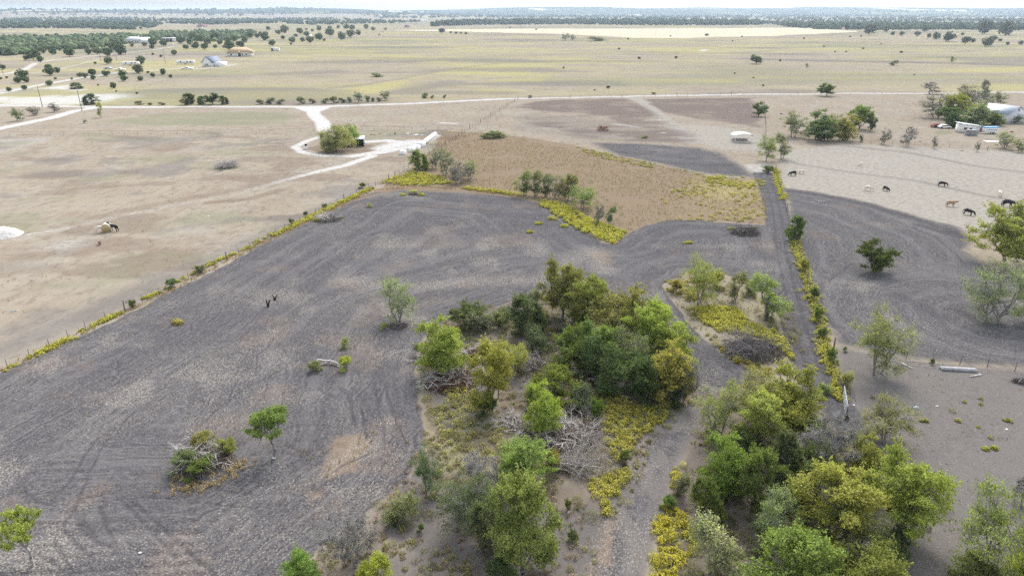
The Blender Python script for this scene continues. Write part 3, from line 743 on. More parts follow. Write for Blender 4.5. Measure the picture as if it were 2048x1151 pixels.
    if shape == 'willow':
        P[:, 2] -= rng.uniform(0, 1, n) ** 1.4 * np.minimum(P[:, 2] - .3, 1.8) * (np.hypot(P[:, 0], P[:, 1]) / (Wd / 2))
    P[:, 2] = np.maximum(P[:, 2], 0.08)
    sz = leaf * rng.uniform(.6, 1.35, n)
    v, f = leaves(rng, P, sz, up, d, .62)
    tone = np.clip(rng.normal(.5, .24, n) + (rng.uniform(-.16, .16, n_cl))[who], 0, 1)
    hue = np.clip(rng.normal(.35, .28, n) + (rng.uniform(-.3, .3, n_cl))[who] + .35 * (P[:, 2] / H - .6), 0, 1)
    crown = mesh_np('crown', v, f, {'v': np.repeat(tone, 4), 'w': np.repeat(hue, 4)}, [M[lmat]])
    return wood, crown

PROTO = {}
SPEC = {
 'elm0': dict(H=6, Wd=5.2, base=.10, n_cl=74, per=375, leaf=0.068, cl_r=.56), 'elm1': dict(H=6, Wd=4.6, base=.07, n_cl=72, per=362, leaf=0.068, cl_r=.54, trunks=2), 'elm2': dict(H=6, Wd=5.6, base=.14, n_cl=78, per=337, leaf=0.070, cl_r=.58, lobes=6), 'elm3': dict(H=6, Wd=5.0, base=.05, n_cl=80, per=337, leaf=0.068, cl_r=.55, lobes=7, trunks=3),
 'oak0': dict(H=5, Wd=5.0, base=.17, n_cl=70, per=362, leaf=0.065, cl_r=.52, lobes=6), 'oak1': dict(H=5, Wd=4.8, base=.02, n_cl=74, per=362, leaf=0.065, cl_r=.52, shape='dome'),
 'mesq0': dict(H=5.5, Wd=5.0, base=.13, n_cl=64, per=187, leaf=0.054, cl_r=.58, twigs=6, bark='twig', trunks=2), 'mesq1': dict(H=5.5, Wd=4.6, base=.10, n_cl=60, per=137, leaf=0.054, cl_r=.60, twigs=8, bark='twig', trunks=3), 'mesq2': dict(H=5, Wd=3.6, base=.18, n_cl=44, per=187, leaf=0.057, cl_r=.5, twigs=5, bark='twig', trunks=3),
 'jun0': dict(H=5, Wd=3.4, base=.02, n_cl=74, per=337, leaf=0.057, cl_r=.42, shape='cone', lmat='needle', up=.4, lobes=6), 'jun1': dict(H=4, Wd=4.2, base=.02, n_cl=70, per=350, leaf=0.057, cl_r=.46, shape='dome', lmat='needle', up=.5),
 'bush0': dict(H=2.4, Wd=3.0, base=.02, n_cl=46, per=262, leaf=0.050, cl_r=.38, shape='dome', trunks=3), 'bush1': dict(H=2.2, Wd=2.6, base=.02, n_cl=40, per=162, leaf=0.048, cl_r=.38, shape='dome', trunks=3, twigs=6, bark='twig'),
 'bare0': dict(H=5.5, Wd=4.8, base=.12, n_cl=64, per=22, leaf=0.048, cl_r=.66, twigs=30, bark='twig', trunks=3), 'bare1': dict(H=5, Wd=4.4, base=.10, n_cl=56, per=48, leaf=0.052, cl_r=.66, twigs=22, bark='twig', trunks=2),
 'willow': dict(H=6.5, Wd=8.0, base=.12, n_cl=80, per=375, leaf=0.087, cl_r=.72, shape='willow', up=.1), 'flat0': dict(H=5, Wd=4.2, base=.40, n_cl=34, per=300, leaf=0.065, cl_r=.40, shape='flat', bark='pale_bark', lean=(-.12, 0)), 'flat1': dict(H=5, Wd=4.0, base=.36, n_cl=40, per=287, leaf=0.065, cl_r=.42, shape='flat', lean=(-.3, 0), bark='twig'),
}
for i_, (k_, s_) in enumerate(SPEC.items()):
    PROTO[k_] = (s_['H'], s_['Wd']) + grow(k_, 100 + i_ * 7, **s_)

YG = (0.245, 0.245, 0.062); OL = (0.19, 0.19, 0.07); GR = (0.105, 0.155, 0.045); DG = (0.062, 0.092, 0.035); BG = (0.15, 0.195, 0.055); GY = (0.17, 0.17, 0.115); YE = (0.32, 0.27, 0.06); TN = (0.28, 0.235, 0.13); PG = (0.20, 0.215, 0.10); DG2 = (0.085, 0.12, 0.05)
_rs = random.Random(5)

def plant(kind, px, py, top, wpx, col, label, name='tree', cat='tree', group=None, rz=None):
    H0, W0, wood, crown = PROTO[kind]
    loc = W(px, py, -0.05)
    sz = max(0.4, rise(px, py, top)) / H0
    sx = wpx * .97 * mpp(px, (py * .7 + top * .3)) / W0
    col = (max(min(col[0], col[1] * .93), .76 * col[1]) * 1.44, col[1] * 1.46, col[2] * 1.65)
    r = root(name, loc, label, cat, group, _rs.uniform(0, 6.28) if rz is None else rz, (sx, sx, sz))
    j = lambda: _rs.uniform(.9, 1.1)
    if name == 'shrub': r.scale = (sx * 1.1, sx * 1.1, sz * 1.05)
    o = obj('trunk' if name == 'tree' else 'stem', wood, r)
    if crown is not None: obj('crown' if name == 'tree' else 'foliage', crown, r, color=(col[0] * j(), col[1] * j(), col[2] * j()))
    return r
def tree(*a, **k): return plant(*a, **k)
def bush(*a, **k): return plant(*a, name='shrub', cat='shrub', **k)

TREES = [
 # open field
 ('flat1', 550, 917, 818, 82, BG, 'small bright green tree with slim trunk standing alone beside the brush island', 0.3),
 ('flat0', 66, 1131, 1030, 92, (0.20, 0.235, 0.06), 'small wind-leaned tree with whitish trunk in the bottom corner of the ploughed field', 0.0),
 ('mesq1', 797, 642, 556, 74, PG, 'thin half-bare grey-green tree on a grassy spot in the ploughed field'),
 # central thicket
 ('elm1', 884, 748, 634, 100, YG, 'rounded yellow-green tree at the field edge of the thicket, above the reddish brush'),
 ('elm0', 985, 822, 690, 88, (0.225, 0.245, 0.06), 'tall yellow-green tree between the two big brush heaps'),
 ('mesq0', 1026, 745, 684, 72, YG, 'pale feathery yellow-green tree behind the tall one between the brush heaps'),
 ('elm1', 1083, 872, 764, 78, (0.25, 0.26, 0.065), 'bright yellow-green tree rising from the bleached brush heap'),
 ('oak1', 1105, 812, 744, 104, (0.095, 0.165, 0.04), 'deep green low tree behind the bleached brush heap'),
 ('elm2', 1126, 640, 517, 100, (0.17, 0.19, 0.06), 'open tree with a visible dark trunk at the top tip of the thicket'),
 ('oak1', 1048, 674, 592, 86, DG2, 'dark bushy tree left of the visible trunk at the thicket tip'),
 ('mesq2', 1060, 640, 575, 42, GY, 'grey-green slender sapling rising behind the dark bushy tree'),
 ('elm0', 1182, 660, 560, 98, (0.19, 0.20, 0.06), 'olive tree on the upper crest of the thicket beside the bare soil'),
 ('elm2', 1240, 690, 578, 118, (0.205, 0.205, 0.065), 'broad olive crown in the middle of the thicket crest'),
 ('elm0', 1302, 715, 610, 112, YG, 'yellowing crown on the outer slope of the thicket beside the curving harrow tracks'),
 ('elm1', 1345, 742, 648, 90, (0.225, 0.225, 0.06), 'yellow-olive crown at the outer corner of the thicket'),
 ('elm2', 1195, 735, 640, 104, (0.16, 0.18, 0.055), 'mid-green tree filling the heart of the thicket'),
 ('oak0', 1138, 742, 660, 86, (0.12, 0.175, 0.05), 'fresh green tree on the inner side of the thicket by a grey dead branch'),
 ('jun0', 1185, 762, 672, 74, (0.09, 0.15, 0.045), 'upright green juniper in the inner flank of the thicket'),
 ('mesq0', 1262, 745, 655, 96, (0.17, 0.165, 0.075), 'thin brownish-olive tree inside the thicket'),
 ('jun1', 1252, 790, 700, 116, (0.06, 0.105, 0.035), 'darkest green juniper mass at the foot of the thicket'),
 ('jun0', 1298, 806, 738, 56, (0.055, 0.095, 0.032), 'narrow dark green juniper at the lower tip of the thicket'),
 ('elm1', 1332, 800, 684, 96, (0.27, 0.25, 0.07), 'yellow tree with several thin grey trunks at the lower corner of the thicket'),
 ('bare1', 1366, 806, 715, 62, GY, 'grey leafless tree at the outermost lower corner of the thicket'),
 ('jun1', 1350, 806, 775, 52, DG, 'low dark green juniper skirting the yellow many-trunked tree'),
 # lower thicket
 ('mesq0', 858, 990, 896, 62, DG2, 'thin dark green tree at the lower left border of the weedy ground'),
 ('elm2', 1046, 968, 878, 118, (0.225, 0.215, 0.07), 'yellow-olive spreading tree below the bleached brush heap'),
 ('mesq0', 925, 1062, 948, 124, (0.10, 0.115, 0.055), 'dark grey-green tree with broken pale twigs'),
 ('oak1', 985, 1108, 1005, 108, (0.10, 0.125, 0.05), 'dark green tree crowding under the big olive one'),
 ('elm0', 1046, 1150, 964, 140, (0.175, 0.172, 0.065), 'big olive-yellow tree at the bottom beside the straw-strewn track'),
 ('bare0', 965, 985, 920, 110, GY, 'bare grey thorny tree among the yellow weeds'),
 ('bare0', 705, 1130, 1022, 140, GY, 'pale bare tree with fine grey twigs at the bottom edge'),
 ('elm1', 608, 1190, 1098, 84, BG, 'fresh green treetop poking in at the bottom edge, next to the pale bare tree'),
 ('oak1', 752, 1190, 1118, 78, (0.29, 0.27, 0.05), 'bright yellow treetop at the bottom edge'),
 # right lower thicket
 ('mesq0', 1432, 880, 765, 98, (0.22, 0.215, 0.085), 'pale olive feathery tree at the head of the lower thicket'),
 ('elm0', 1515, 892, 790, 96, (0.285, 0.25, 0.085), 'mustard-yellow tree in the upper part of the lower thicket'),
 ('elm2', 1572, 862, 742, 128, (0.235, 0.235, 0.06), 'broad yellow-green tree beside the end of the rutted track'),
 ('mesq1', 1500, 840, 745, 84, (0.24, 0.225, 0.08), 'thin yellowish tree behind the mustard-yellow one'),
 ('elm1', 1446, 990, 868, 108, (0.11, 0.19, 0.045), 'lush green tree beside the straw-strewn track'),
 ('oak1', 1408, 1045, 962, 74, (0.07, 0.125, 0.035), 'dark green rounded tree low beside the straw-strewn track'),
 ('elm0', 1502, 1022, 905, 92, (0.085, 0.145, 0.04), 'green tree behind the dark rounded one, over deep shade'),
 ('jun0', 1560, 975, 868, 90, (0.065, 0.105, 0.038), 'tall dark juniper in the depth of the lower thicket'),
 ('bare0', 1632, 965, 832, 128, (0.2, 0.19, 0.17), 'leafless smoky grey tree amid the green of the lower thicket'),
 ('jun1', 1600, 1000, 905, 110, (0.07, 0.115, 0.038), 'spreading dark green juniper below the smoky grey tree'),
 ('elm1', 1716, 975, 866, 98, (0.175, 0.195, 0.05), 'olive-green tree on the pasture side of the lower thicket'),
 ('elm2', 1796, 1075, 902, 160, (0.225, 0.225, 0.06), 'largest yellow-green tree, leaning out over the bare pasture'),
 ('elm0', 1655, 1095, 945, 168, (0.27, 0.245, 0.06), 'golden-green tree in the front of the lower thicket'),
 ('mesq0', 1700, 1105, 985, 110, (0.19, 0.185, 0.06), 'olive thin tree between the golden and the largest tree'),
 ('mesq1', 1545, 1088, 983, 90, (0.30, 0.25, 0.11), 'tan half-withered tree beside the yellow weeds'),
 ('oak1', 1570, 1210, 1062, 190, (0.15, 0.185, 0.05), 'bright green dense treetop cut by the bottom edge, nearest the track'),
 ('oak0', 1700, 1215, 1080, 186, (0.14, 0.175, 0.048), 'bright green dense treetop cut by the bottom edge, nearest the open pasture'),
 ('jun0', 1788, 1115, 1050, 60, DG2, 'small dark sapling under the largest yellow-green tree'),
 ('mesq0', 1966, 1160, 985, 156, (0.20, 0.205, 0.065), 'wide olive tree with pale limbs in the lower right corner'),
 ('elm1', 2052, 1180, 1085, 90, (0.30, 0.26, 0.05), 'yellow treetop in the extreme lower right corner'),
 ('bare0', 2046, 1010, 935, 70, GY, 'dim bare tree at the edge of the picture above the wide olive tree'),
 ('mesq0', 1768, 880, 802, 116, (0.19, 0.185, 0.07), 'low olive tree standing in the bare pasture by the wire gate'),
 # right fields
 ('mesq0', 1756, 744, 619, 114, (0.19, 0.205, 0.085), 'airy tree with a clear trunk beside the fallen white pipes'),
 ('oak0', 1744, 545, 486, 78, (0.055, 0.095, 0.03), 'dark green round-headed oak alone on the harrowed field'),
 ('oak1', 1588, 482, 432, 40, (0.08, 0.125, 0.045), 'small dark green tree growing in the weedy fence line'),
 ('elm2', 2004, 527, 416, 128, (0.225, 0.215, 0.065), 'large olive-yellow tree with dark trunks beside the grazing cattle'),
 ('elm0', 2070, 530, 420, 100, (0.19, 0.19, 0.06), 'olive tree crowding the edge of the picture beside the cattle'),
 ('mesq1', 1985, 642, 528, 120, (0.19, 0.185, 0.095), 'grey-olive weeping tree on a pale island in the dark soil'),
 ('mesq0', 2062, 645, 540, 96, (0.19, 0.185, 0.075), 'olive tree at the picture edge on the pale island'),
 ('mesq0', 1398, 606, 513, 76, (0.235, 0.235, 0.075), 'pale yellow-green upright tree at the tip of the weedy island'),
 ('mesq2', 1468, 604, 538, 46, (0.17, 0.185, 0.09), 'slim grey-green sapling between two trees of the weedy island'),
 ('mesq2', 1536, 634, 551, 84, (0.205, 0.215, 0.075), 'leaning open tree on the track side of the weedy island'),
 # middle distance row
 ('mesq2', 1048, 392, 344, 40, (0.155, 0.195, 0.07), 'first thin tree of the little grove on the field edge'),
 ('mesq2', 1070, 393, 345, 40, (0.15, 0.155, 0.07), 'second thin tree of the little grove on the field edge'),
 ('mesq2', 1090, 396, 352, 40, (0.11, 0.14, 0.065), 'third, darkest thin tree of the little grove on the field edge'),
 ('mesq1', 1112, 398, 352, 46, (0.15, 0.17, 0.09), 'fourth, greyest thin tree of the little grove on the field edge'),
 ('mesq2', 1134, 402, 352, 44, (0.165, 0.175, 0.06), 'fifth thin tree of the little grove on the field edge'),
 ('mesq2', 1146, 402, 350, 30, (0.105, 0.135, 0.055), 'narrow dark tree ending the little grove on the field edge'),
 ('mesq0', 1164, 418, 371, 60, (0.225, 0.215, 0.075), 'wider olive-yellow tree just below the little grove'),
 ('bare1', 1196, 448, 404, 28, (0.15, 0.16, 0.11), 'grey twiggy tree above the yellow weed point'),
 ('mesq2', 1220, 449, 411, 24, (0.12, 0.145, 0.085), 'grey-green sapling at the yellow weed point'),
 ('oak1', 838, 342, 303, 40, (0.105, 0.17, 0.045), 'round bright green tree below the white blocks'),
 ('bare1', 868, 338, 300, 34, GY, 'grey bare tree beside the round bright green tree'),
 ('mesq1', 890, 352, 298, 44, (0.155, 0.16, 0.085), 'thin grey-green tree in the middle of the bare thicket'),
 ('bare1', 918, 368, 324, 62, (0.2, 0.195, 0.12), 'thicket of pale bare stems above the yellow weeds'),
 ('mesq1', 940, 360, 322, 40, (0.22, 0.205, 0.10), 'low tan tree ending the thicket of bare stems'),
 ('willow', 672, 302, 249, 76, (0.20, 0.225, 0.10), 'weeping willow on the round island of the white drive'),
 ('willow', 708, 291, 252, 40, (0.20, 0.25, 0.075), 'brighter green weeping tree leaning over the dark shed'),
 # upper right
 ('oak0', 1517, 232, 204, 32, DG2, 'dark green tree at the corner of the brown ploughed plot'),
 ('oak0', 1512, 128, 110, 27, (0.05, 0.08, 0.03), 'lone dark domed oak on the far grassland'),
 ('oak0', 1653, 192, 166, 36, (0.075, 0.115, 0.04), 'small green tree standing at the gravel road'),
 ('mesq0', 1532, 322, 270, 42, (0.155, 0.18, 0.065), 'leafy tree where the farm fence meets the cow pasture'),
 ('mesq2', 1563, 318, 266, 34, (0.16, 0.165, 0.095), 'grey slender tree by the corner of the cow pasture'),
 ('mesq0', 1586, 272, 222, 54, (0.14, 0.15, 0.085), 'grey-green tree starting the pasture tree group'),
 ('elm1', 1636, 280, 217, 62, (0.125, 0.14, 0.065), 'tall many-trunked tree in the pasture tree group'),
 ('mesq0', 1664, 279, 226, 40, (0.16, 0.175, 0.07), 'slender tree next to the many-trunked one'),
 ('elm1', 1690, 280, 226, 44, (0.20, 0.22, 0.06), 'yellow-green tree in the pasture tree group'),
 ('elm0', 1718, 258, 213, 52, (0.135, 0.165, 0.05), 'rounded green tree behind the pasture tree group'),
 ('oak0', 1740, 263, 231, 20, (0.07, 0.105, 0.05), 'small dark tree at the end of the pasture tree group'),
 ('bare1', 1767, 288, 255, 28, GY, 'small bare tree in the fence beyond the cows'),
 ('bare0', 1814, 292, 254, 32, GY, 'spreading leafless tree in the fence beyond the cows'),
 ('bare1', 1868, 296, 270, 16, GY, 'scrawny bare sapling in the fence near the trailer'),
 ('bare1', 1954, 302, 280, 12, DG2, 'thin upright sapling in the fence below the trailer'),
 ('mesq1', 1872, 236, 188, 62, (0.15, 0.145, 0.105), 'grey-brown tree at the open side of the farmyard trees'),
 ('elm0', 1908, 240, 190, 60, (0.19, 0.205, 0.06), 'yellow-green tree in the farmyard trees'),
 ('oak1', 1898, 252, 217, 62, (0.08, 0.115, 0.05), 'dark green tree over the parked car in the farmyard'),
 ('mesq0', 1940, 222, 168, 62, (0.10, 0.115, 0.08), 'tall dark grey tree behind the farmyard'),
 ('elm1', 1952, 250, 203, 54, (0.185, 0.19, 0.10), 'pale sage tree beside the metal barn'),
 ('bare0', 1860, 187, 163, 36, GY, 'leafless tree at the roadside behind the farmyard'),
 ('mesq2', 1968, 192, 160, 22, (0.075, 0.105, 0.07), 'slim dark tree towering behind the farmyard'),
 ('mesq0', 1997, 208, 182, 34, (0.13, 0.155, 0.06), 'green tree behind the barn roof'),
 ('mesq1', 1972, 218, 186, 26, GY, 'bare pole-like tree left of the barn'),
 ('elm1', 1986, 250, 220, 36, (0.155, 0.18, 0.065), 'olive tree in front of the barn wall'),
 ('mesq0', 2035, 247, 228, 26, (0.11, 0.14, 0.08), 'small green tree before the barn gable'),
 ('mesq1', 2008, 296, 264, 44, (0.22, 0.185, 0.085), 'brownish shrubby tree below the horse trailer'),
 ('mesq0', 2040, 304, 276, 30, (0.2, 0.195, 0.08), 'yellowish shrubby tree at the picture edge below the trailer'),
 # upper left, near the road
 ('oak1', 378, 209, 187, 32, DG, 'first dark round tree at the gravel road'), ('oak1', 404, 209, 193, 20, DG2, 'low dark tree between two rounder ones at the gravel road'), ('oak0', 426, 209, 186, 32, (0.05, 0.08, 0.03), 'tallest dark tree at the gravel road'), ('oak1', 448, 209, 192, 20, DG, 'last dark tree of the roadside four'),
 ('oak1', 183, 209, 189, 32, (0.075, 0.1, 0.055), 'round dark tree at the road fork'), ('jun1', 152, 178, 166, 26, (0.10, 0.135, 0.06), 'flat-topped juniper behind the utility pole'), ('mesq0', 38, 243, 217, 28, (0.115, 0.145, 0.055), 'green tree in the pasture corner beside the drive'), ('mesq0', 70, 231, 213, 26, (0.11, 0.12, 0.08), 'grey tree beside the drive fork'),
 ('mesq2', 202, 236, 203, 16, (0.33, 0.27, 0.10), 'small yellow-leaved tree leaning by the road fork'), ('bare1', 112, 224, 204, 30, GY, 'bare grey tree at the drive fork'), ('bare1', 170, 248, 239, 10, (0.28, 0.13, 0.08), 'rusty dry sapling on the tan strip'),
 ('mesq0', 717, 205, 183, 22, (0.12, 0.14, 0.09), 'grey-green roadside tree among low scrub'), ('mesq0', 770, 201, 181, 22, (0.12, 0.14, 0.085), 'last grey-green tree of the roadside scrub'),
]
for row_ in TREES:
    tree(*row_[:7], rz=row_[7] if len(row_) > 7 else None)

SHRUBS = [
 ('bush0', 940, 652, 612, 84, DG2, 'dark shrub on the field side of the thicket neck'), ('bush1', 962, 660, 625, 60, GY, 'grey twiggy shrub beside the dark shrub of the thicket neck'), ('bush0', 1000, 655, 625, 40, (0.21, 0.2, 0.08), 'yellowish shrub in the thicket neck'), ('bush1', 1075, 700, 660, 60, (0.13, 0.14, 0.06), 'dull shrub under the dark bushy tree'),
 ('bush1', 850, 712, 690, 40, DG2, 'low shrub beside the brown brush on the field edge'), ('bush0', 1190, 845, 802, 32, (0.08, 0.135, 0.04), 'small green shrub between the bleached heap and the yellow weeds'), ('bush1', 1160, 820, 780, 60, (0.12, 0.13, 0.075), 'grey twiggy shrub by the dead grey branches'), ('bush0', 975, 832, 800, 40, DG2, 'dark shrub at the foot of the tall yellow-green tree'),
 ('bush0', 1100, 945, 905, 40, (0.22, 0.21, 0.07), 'yellow-olive shrub beside the spreading tree'), ('bush0', 1250, 930, 905, 26, (0.10, 0.14, 0.05), 'green shrub in the weeds beside the fallen dead tree'), ('bush0', 1336, 1020, 995, 30, (0.10, 0.15, 0.05), 'green shrub above the yellow weeds at the track'), ('bush1', 1360, 990, 950, 40, (0.2, 0.175, 0.09), 'brown-olive shrub beside the track and the dark rounded tree'),
 ('bush1', 1430, 1140, 1050, 100, (0.32, 0.27, 0.14), 'large dry tan shrub at the bottom next to the yellow weeds'), ('bush0', 1145, 1080, 1062, 22, DG2, 'small dark weed in the bare patch beside the big olive tree'), ('bush0', 1135, 1020, 1000, 16, (0.14, 0.15, 0.06), 'small spiky weed in the bare patch'), ('bush1', 800, 1045, 1000, 70, (0.22, 0.18, 0.08), 'dry brown shrub at the lower field edge'), ('bush0', 842, 1065, 1048, 14, (0.12, 0.16, 0.06), 'tiny green shrub at the lower field edge'), ('bush0', 790, 1045, 1028, 26, DG2, 'dark green weed clump at the lower field edge'),
 ('bush0', 1000, 1160, 1120, 60, DG2, 'dark shrub under the big olive tree at the bottom'), ('bush1', 1640, 900, 850, 80, (0.15, 0.16, 0.07), 'dull shrub behind the smoky grey tree'), ('bush0', 1480, 900, 860, 60, (0.13, 0.15, 0.06), 'shrub under the mustard-yellow tree'), ('bush1', 1590, 930, 880, 70, (0.16, 0.165, 0.1), 'grey shrub beneath the broad yellow-green tree'), ('bush0', 1620, 1140, 1090, 70, (0.12, 0.17, 0.05), 'green shrub in the front gap of the lower thicket'), ('bush0', 1760, 1150, 1085, 60, DG2, 'dark shrub at the lower thicket foot on the pasture side'),
 ('bush0', 1950, 1165, 1120, 80, (0.15, 0.15, 0.05), 'olive shrub under the wide corner tree'), ('bush0', 1600, 830, 800, 60, (0.2, 0.2, 0.06), 'olive shrub at the end of the rutted track'),
 # fence line on the right
 ('bush0', 1626, 600, 575, 20, DG2, 'green shrub in the weedy fence below the small tree'), ('bush0', 1633, 640, 612, 22, (0.13, 0.165, 0.05), 'bright shrub halfway down the weedy fence'), ('bush0', 1646, 672, 655, 24, DG2, 'dark shrub in the weedy fence opposite the brush island'), ('bush0', 1662, 722, 695, 22, (0.10, 0.15, 0.06), 'shrub in the weedy fence beside the corner post'), ('bush0', 1690, 700, 690, 8, (0.12, 0.15, 0.07), 'tiny weed at the corner post'), ('bush0', 1606, 545, 520, 22, (0.19, 0.21, 0.06), 'yellow-green shrub in the upper weedy fence'), ('bush0', 1864, 725, 714, 10, DG2, 'small weed on the wire fence above the white pipes'),
 ('bush1', 1690, 770, 740, 36, (0.24, 0.23, 0.08), 'pale yellow shrub above the wire gate'), ('bush1', 1650, 785, 765, 30, (0.2, 0.205, 0.08), 'olive shrub where the track meets the wire gate'),
 ('bush0', 1350, 585, 560, 30, (0.22, 0.225, 0.06), 'yellowish shrub at the outer tip of the weedy island'), ('bush0', 1430, 575, 545, 40, (0.2, 0.2, 0.08), 'low olive shrub behind the upright tree of the weedy island'), ('bush1', 1500, 590, 565, 36, (0.19, 0.19, 0.08), 'low shrub at the sapling of the weedy island'), ('bush1', 1532, 640, 622, 12, (0.1, 0.1, 0.09), 'small dark twiggy shrub on the bare part of the weedy island'),
 # left fence line and small ones
 ('bush0', 265, 617, 602, 18, DG2, 'lone green shrub on the diagonal fence'), ('bush0', 345, 577, 560, 22, (0.13, 0.15, 0.07), 'olive weed clump on the diagonal fence'), ('bush0', 400, 547, 533, 24, (0.15, 0.165, 0.07), 'pale green clump on the diagonal fence'), ('bush0', 583, 449, 438, 12, DG2, 'small dark shrub on the diagonal fence below the brush heap'), ('bush0', 612, 434, 424, 10, DG, 'small dark shrub on the diagonal fence beside the brush heap'), ('bush0', 650, 418, 408, 12, (0.12, 0.13, 0.05), 'small shrub on the upper diagonal fence'), ('bush0', 725, 377, 366, 14, (0.14, 0.14, 0.06), 'dull shrub at the bend of the diagonal fence'),
 ('bush1', 690, 695, 678, 22, (0.24, 0.26, 0.09), 'pale yellow-green weed tuft on the harrowed field'), ('bush1', 740, 415, 408, 14, (0.24, 0.25, 0.10), 'faint green tuft in the upper harrowed field'), ('bush0', 630, 740, 724, 26, (0.16, 0.17, 0.07), 'olive weed at the end of the bleached log'), ('bush0', 692, 738, 714, 26, (0.34, 0.30, 0.06), 'yellow weed bush at the end of the bleached log'), ('bush0', 768, 658, 646, 14, (0.30, 0.29, 0.08), 'yellow weed at the half-bare tree'),
 ('bush1', 1722, 283, 270, 9, (0.13, 0.13, 0.08), 'small dark shrub in the fence beyond the cows'), ('bush0', 1535, 345, 332, 24, DG2, 'dark weed under the fence-corner tree'), ('bush0', 990, 276, 264, 40, (0.13, 0.145, 0.06), 'patchy dark shrub at the top of the rusty meadow'), ('bush0', 970, 278, 270, 20, (0.14, 0.145, 0.07), 'low shrub at the top of the rusty meadow'), ('bush0', 1290, 277, 272, 14, (0.17, 0.19, 0.07), 'low green weed by the pale path'), ('bush1', 1786, 131, 121, 16, (0.17, 0.16, 0.11), 'grey fallen shrub on the far grassland'), ('mesq2', 1904, 124, 113, 11, (0.18, 0.2, 0.08), 'small yellow-green tree far out on the grassland'), ('bare1', 1614, 135, 126, 10, GY, 'faint bare sapling far out on the grassland'),
 ('bare1', 1130, 81, 66, 20, GY, 'bare scrub on the rise of the far grassland'), ('bare1', 1146, 81, 69, 14, GY, 'second bare scrub on the rise of the far grassland'), ('bush1', 1195, 82, 74, 36, (0.17, 0.18, 0.1), 'low grey-green scrub row on the far grassland'),
 ('bush1', 1060, 195, 190, 12, GY, 'dry tuft at the road fence'), ('bush0', 1307, 188, 184, 11, (0.13, 0.14, 0.08), 'dark tuft at the road gate'), ('bush1', 755, 153, 146, 28, (0.17, 0.19, 0.11), 'grey-green scrub in the dip of the far grassland'), ('bush1', 850, 196, 187, 18, (0.16, 0.15, 0.1), 'grey shrub above the gravel road'), ('bush1', 864, 197, 191, 8, (0.14, 0.14, 0.09), 'tiny shrub above the gravel road'), ('bush1', 889, 196, 190, 8, (0.14, 0.13, 0.1), 'single small shrub farther along above the gravel road'),
]
for row_ in SHRUBS:
    bush(*row_)
# low scrub along the road verge
ORD = ['first', 'second', 'third', 'fourth', 'fifth', 'sixth', 'seventh', 'eighth', 'ninth', 'tenth', 'eleventh', 'twelfth', 'thirteenth', 'fourteenth', 'fifteenth', 'sixteenth', 'seventeenth', 'eighteenth', 'nineteenth', 'twentieth']
TENS = {2: 'twenty', 3: 'thirty', 4: 'forty', 5: 'fifty', 6: 'sixty', 7: 'seventy'}
def ordinal(i):
    if i < 20: return ORD[i]
    t_, u_ = divmod(i + 1, 10)
    return TENS[t_] + '-' + ORD[u_ - 1] if u_ else {2: 'twentieth', 3: 'thirtieth', 4: 'fortieth', 5: 'fiftieth', 6: 'sixtieth', 7: 'seventieth'}[t_]
VERGE = [(278, 209, 202, 16), (300, 210, 205, 12), (325, 210, 204, 14), (520, 208, 199, 16), (540, 208, 196, 20), (560, 208, 198, 18), (602, 207, 194, 18), (626, 206, 197, 14), (650, 206, 196, 16), (668, 206, 193, 16), (686, 205, 196, 16), (700, 205, 195, 14), (735, 204, 192, 12), (746, 203, 196, 10), (758, 203, 195, 12)]
for i, (a, b, t_, w_) in enumerate(VERGE):
    bush('bush1' if i % 3 else 'bush0', a, b, t_, w_, [(0.15, 0.155, 0.1), (0.11, 0.125, 0.075), (0.17, 0.165, 0.11)][i % 3], f'{ordinal(i)} low shrub from the left in the scrub on the road verge', group='low scrub along the road verge')

# far junipers and oaks: rounded dark crowns, too small for parts
def far_crown(seed, n=620, h=3.2, w=4.2, leaf=.27):
    rng = np.random.default_rng(seed)
    nc = 16
    c = rng.normal(size=(nc, 3)); c /= np.linalg.norm(c, axis=1, keepdims=True)
    c = c * rng.uniform(.35, .62, (nc, 1)) * np.array([w / 2, w / 2, h / 2]) + np.array([0, 0, h * .54])
    who = rng.integers(nc, size=n)
    d = rng.normal(size=(n, 3)); d /= np.linalg.norm(d, axis=1, keepdims=True)
    P = c[who] + d * rng.uniform(.5, 1, (n, 1)) * np.array([w * .24, w * .24, h * .24])
    P[:, 2] = np.maximum(P[:, 2], .15)
    v, f = leaves(rng, P, leaf * rng.uniform(.7, 1.3, n), .6, d, .75)
    tv, tf = tubes(np.array([[0, 0, -.3]]), np.array([[0, 0, h * .5]]), np.array([.13]), np.array([.07]), 5)
    k = len(v)
    att = {'v': np.concatenate([np.repeat(np.clip(rng.normal(.5, .2, n), 0, 1), 4), np.zeros(len(tv))]), 'w': np.concatenate([np.repeat(rng.uniform(0, .7, n), 4), np.zeros(len(tv))])}
    return mesh_np('juniper', np.concatenate([v, tv]), [np.concatenate([f, tf + k])], att, [M['needle'], M['bark']], np.concatenate([np.zeros(len(f)), np.ones(len(tf))]))
FARC = [far_crown(900 + i) for i in range(5)]
def juniper(px, py, w, label, group, col, name='juniper', cat='juniper', k=0, hs=1.0):
    """px, py: middle of the crown in the photograph; w: crown width, pixels"""
    base = py + w * 0.30
    s = w * mpp(px, base) / 4.2
    o = obj(name, FARC[k % 5], None, W(px, base, -.05), (0, 0, _rs.uniform(0, 6.28)), col)
    o.scale = (s, s, s * hs)
    return tag(o, label, cat, group)
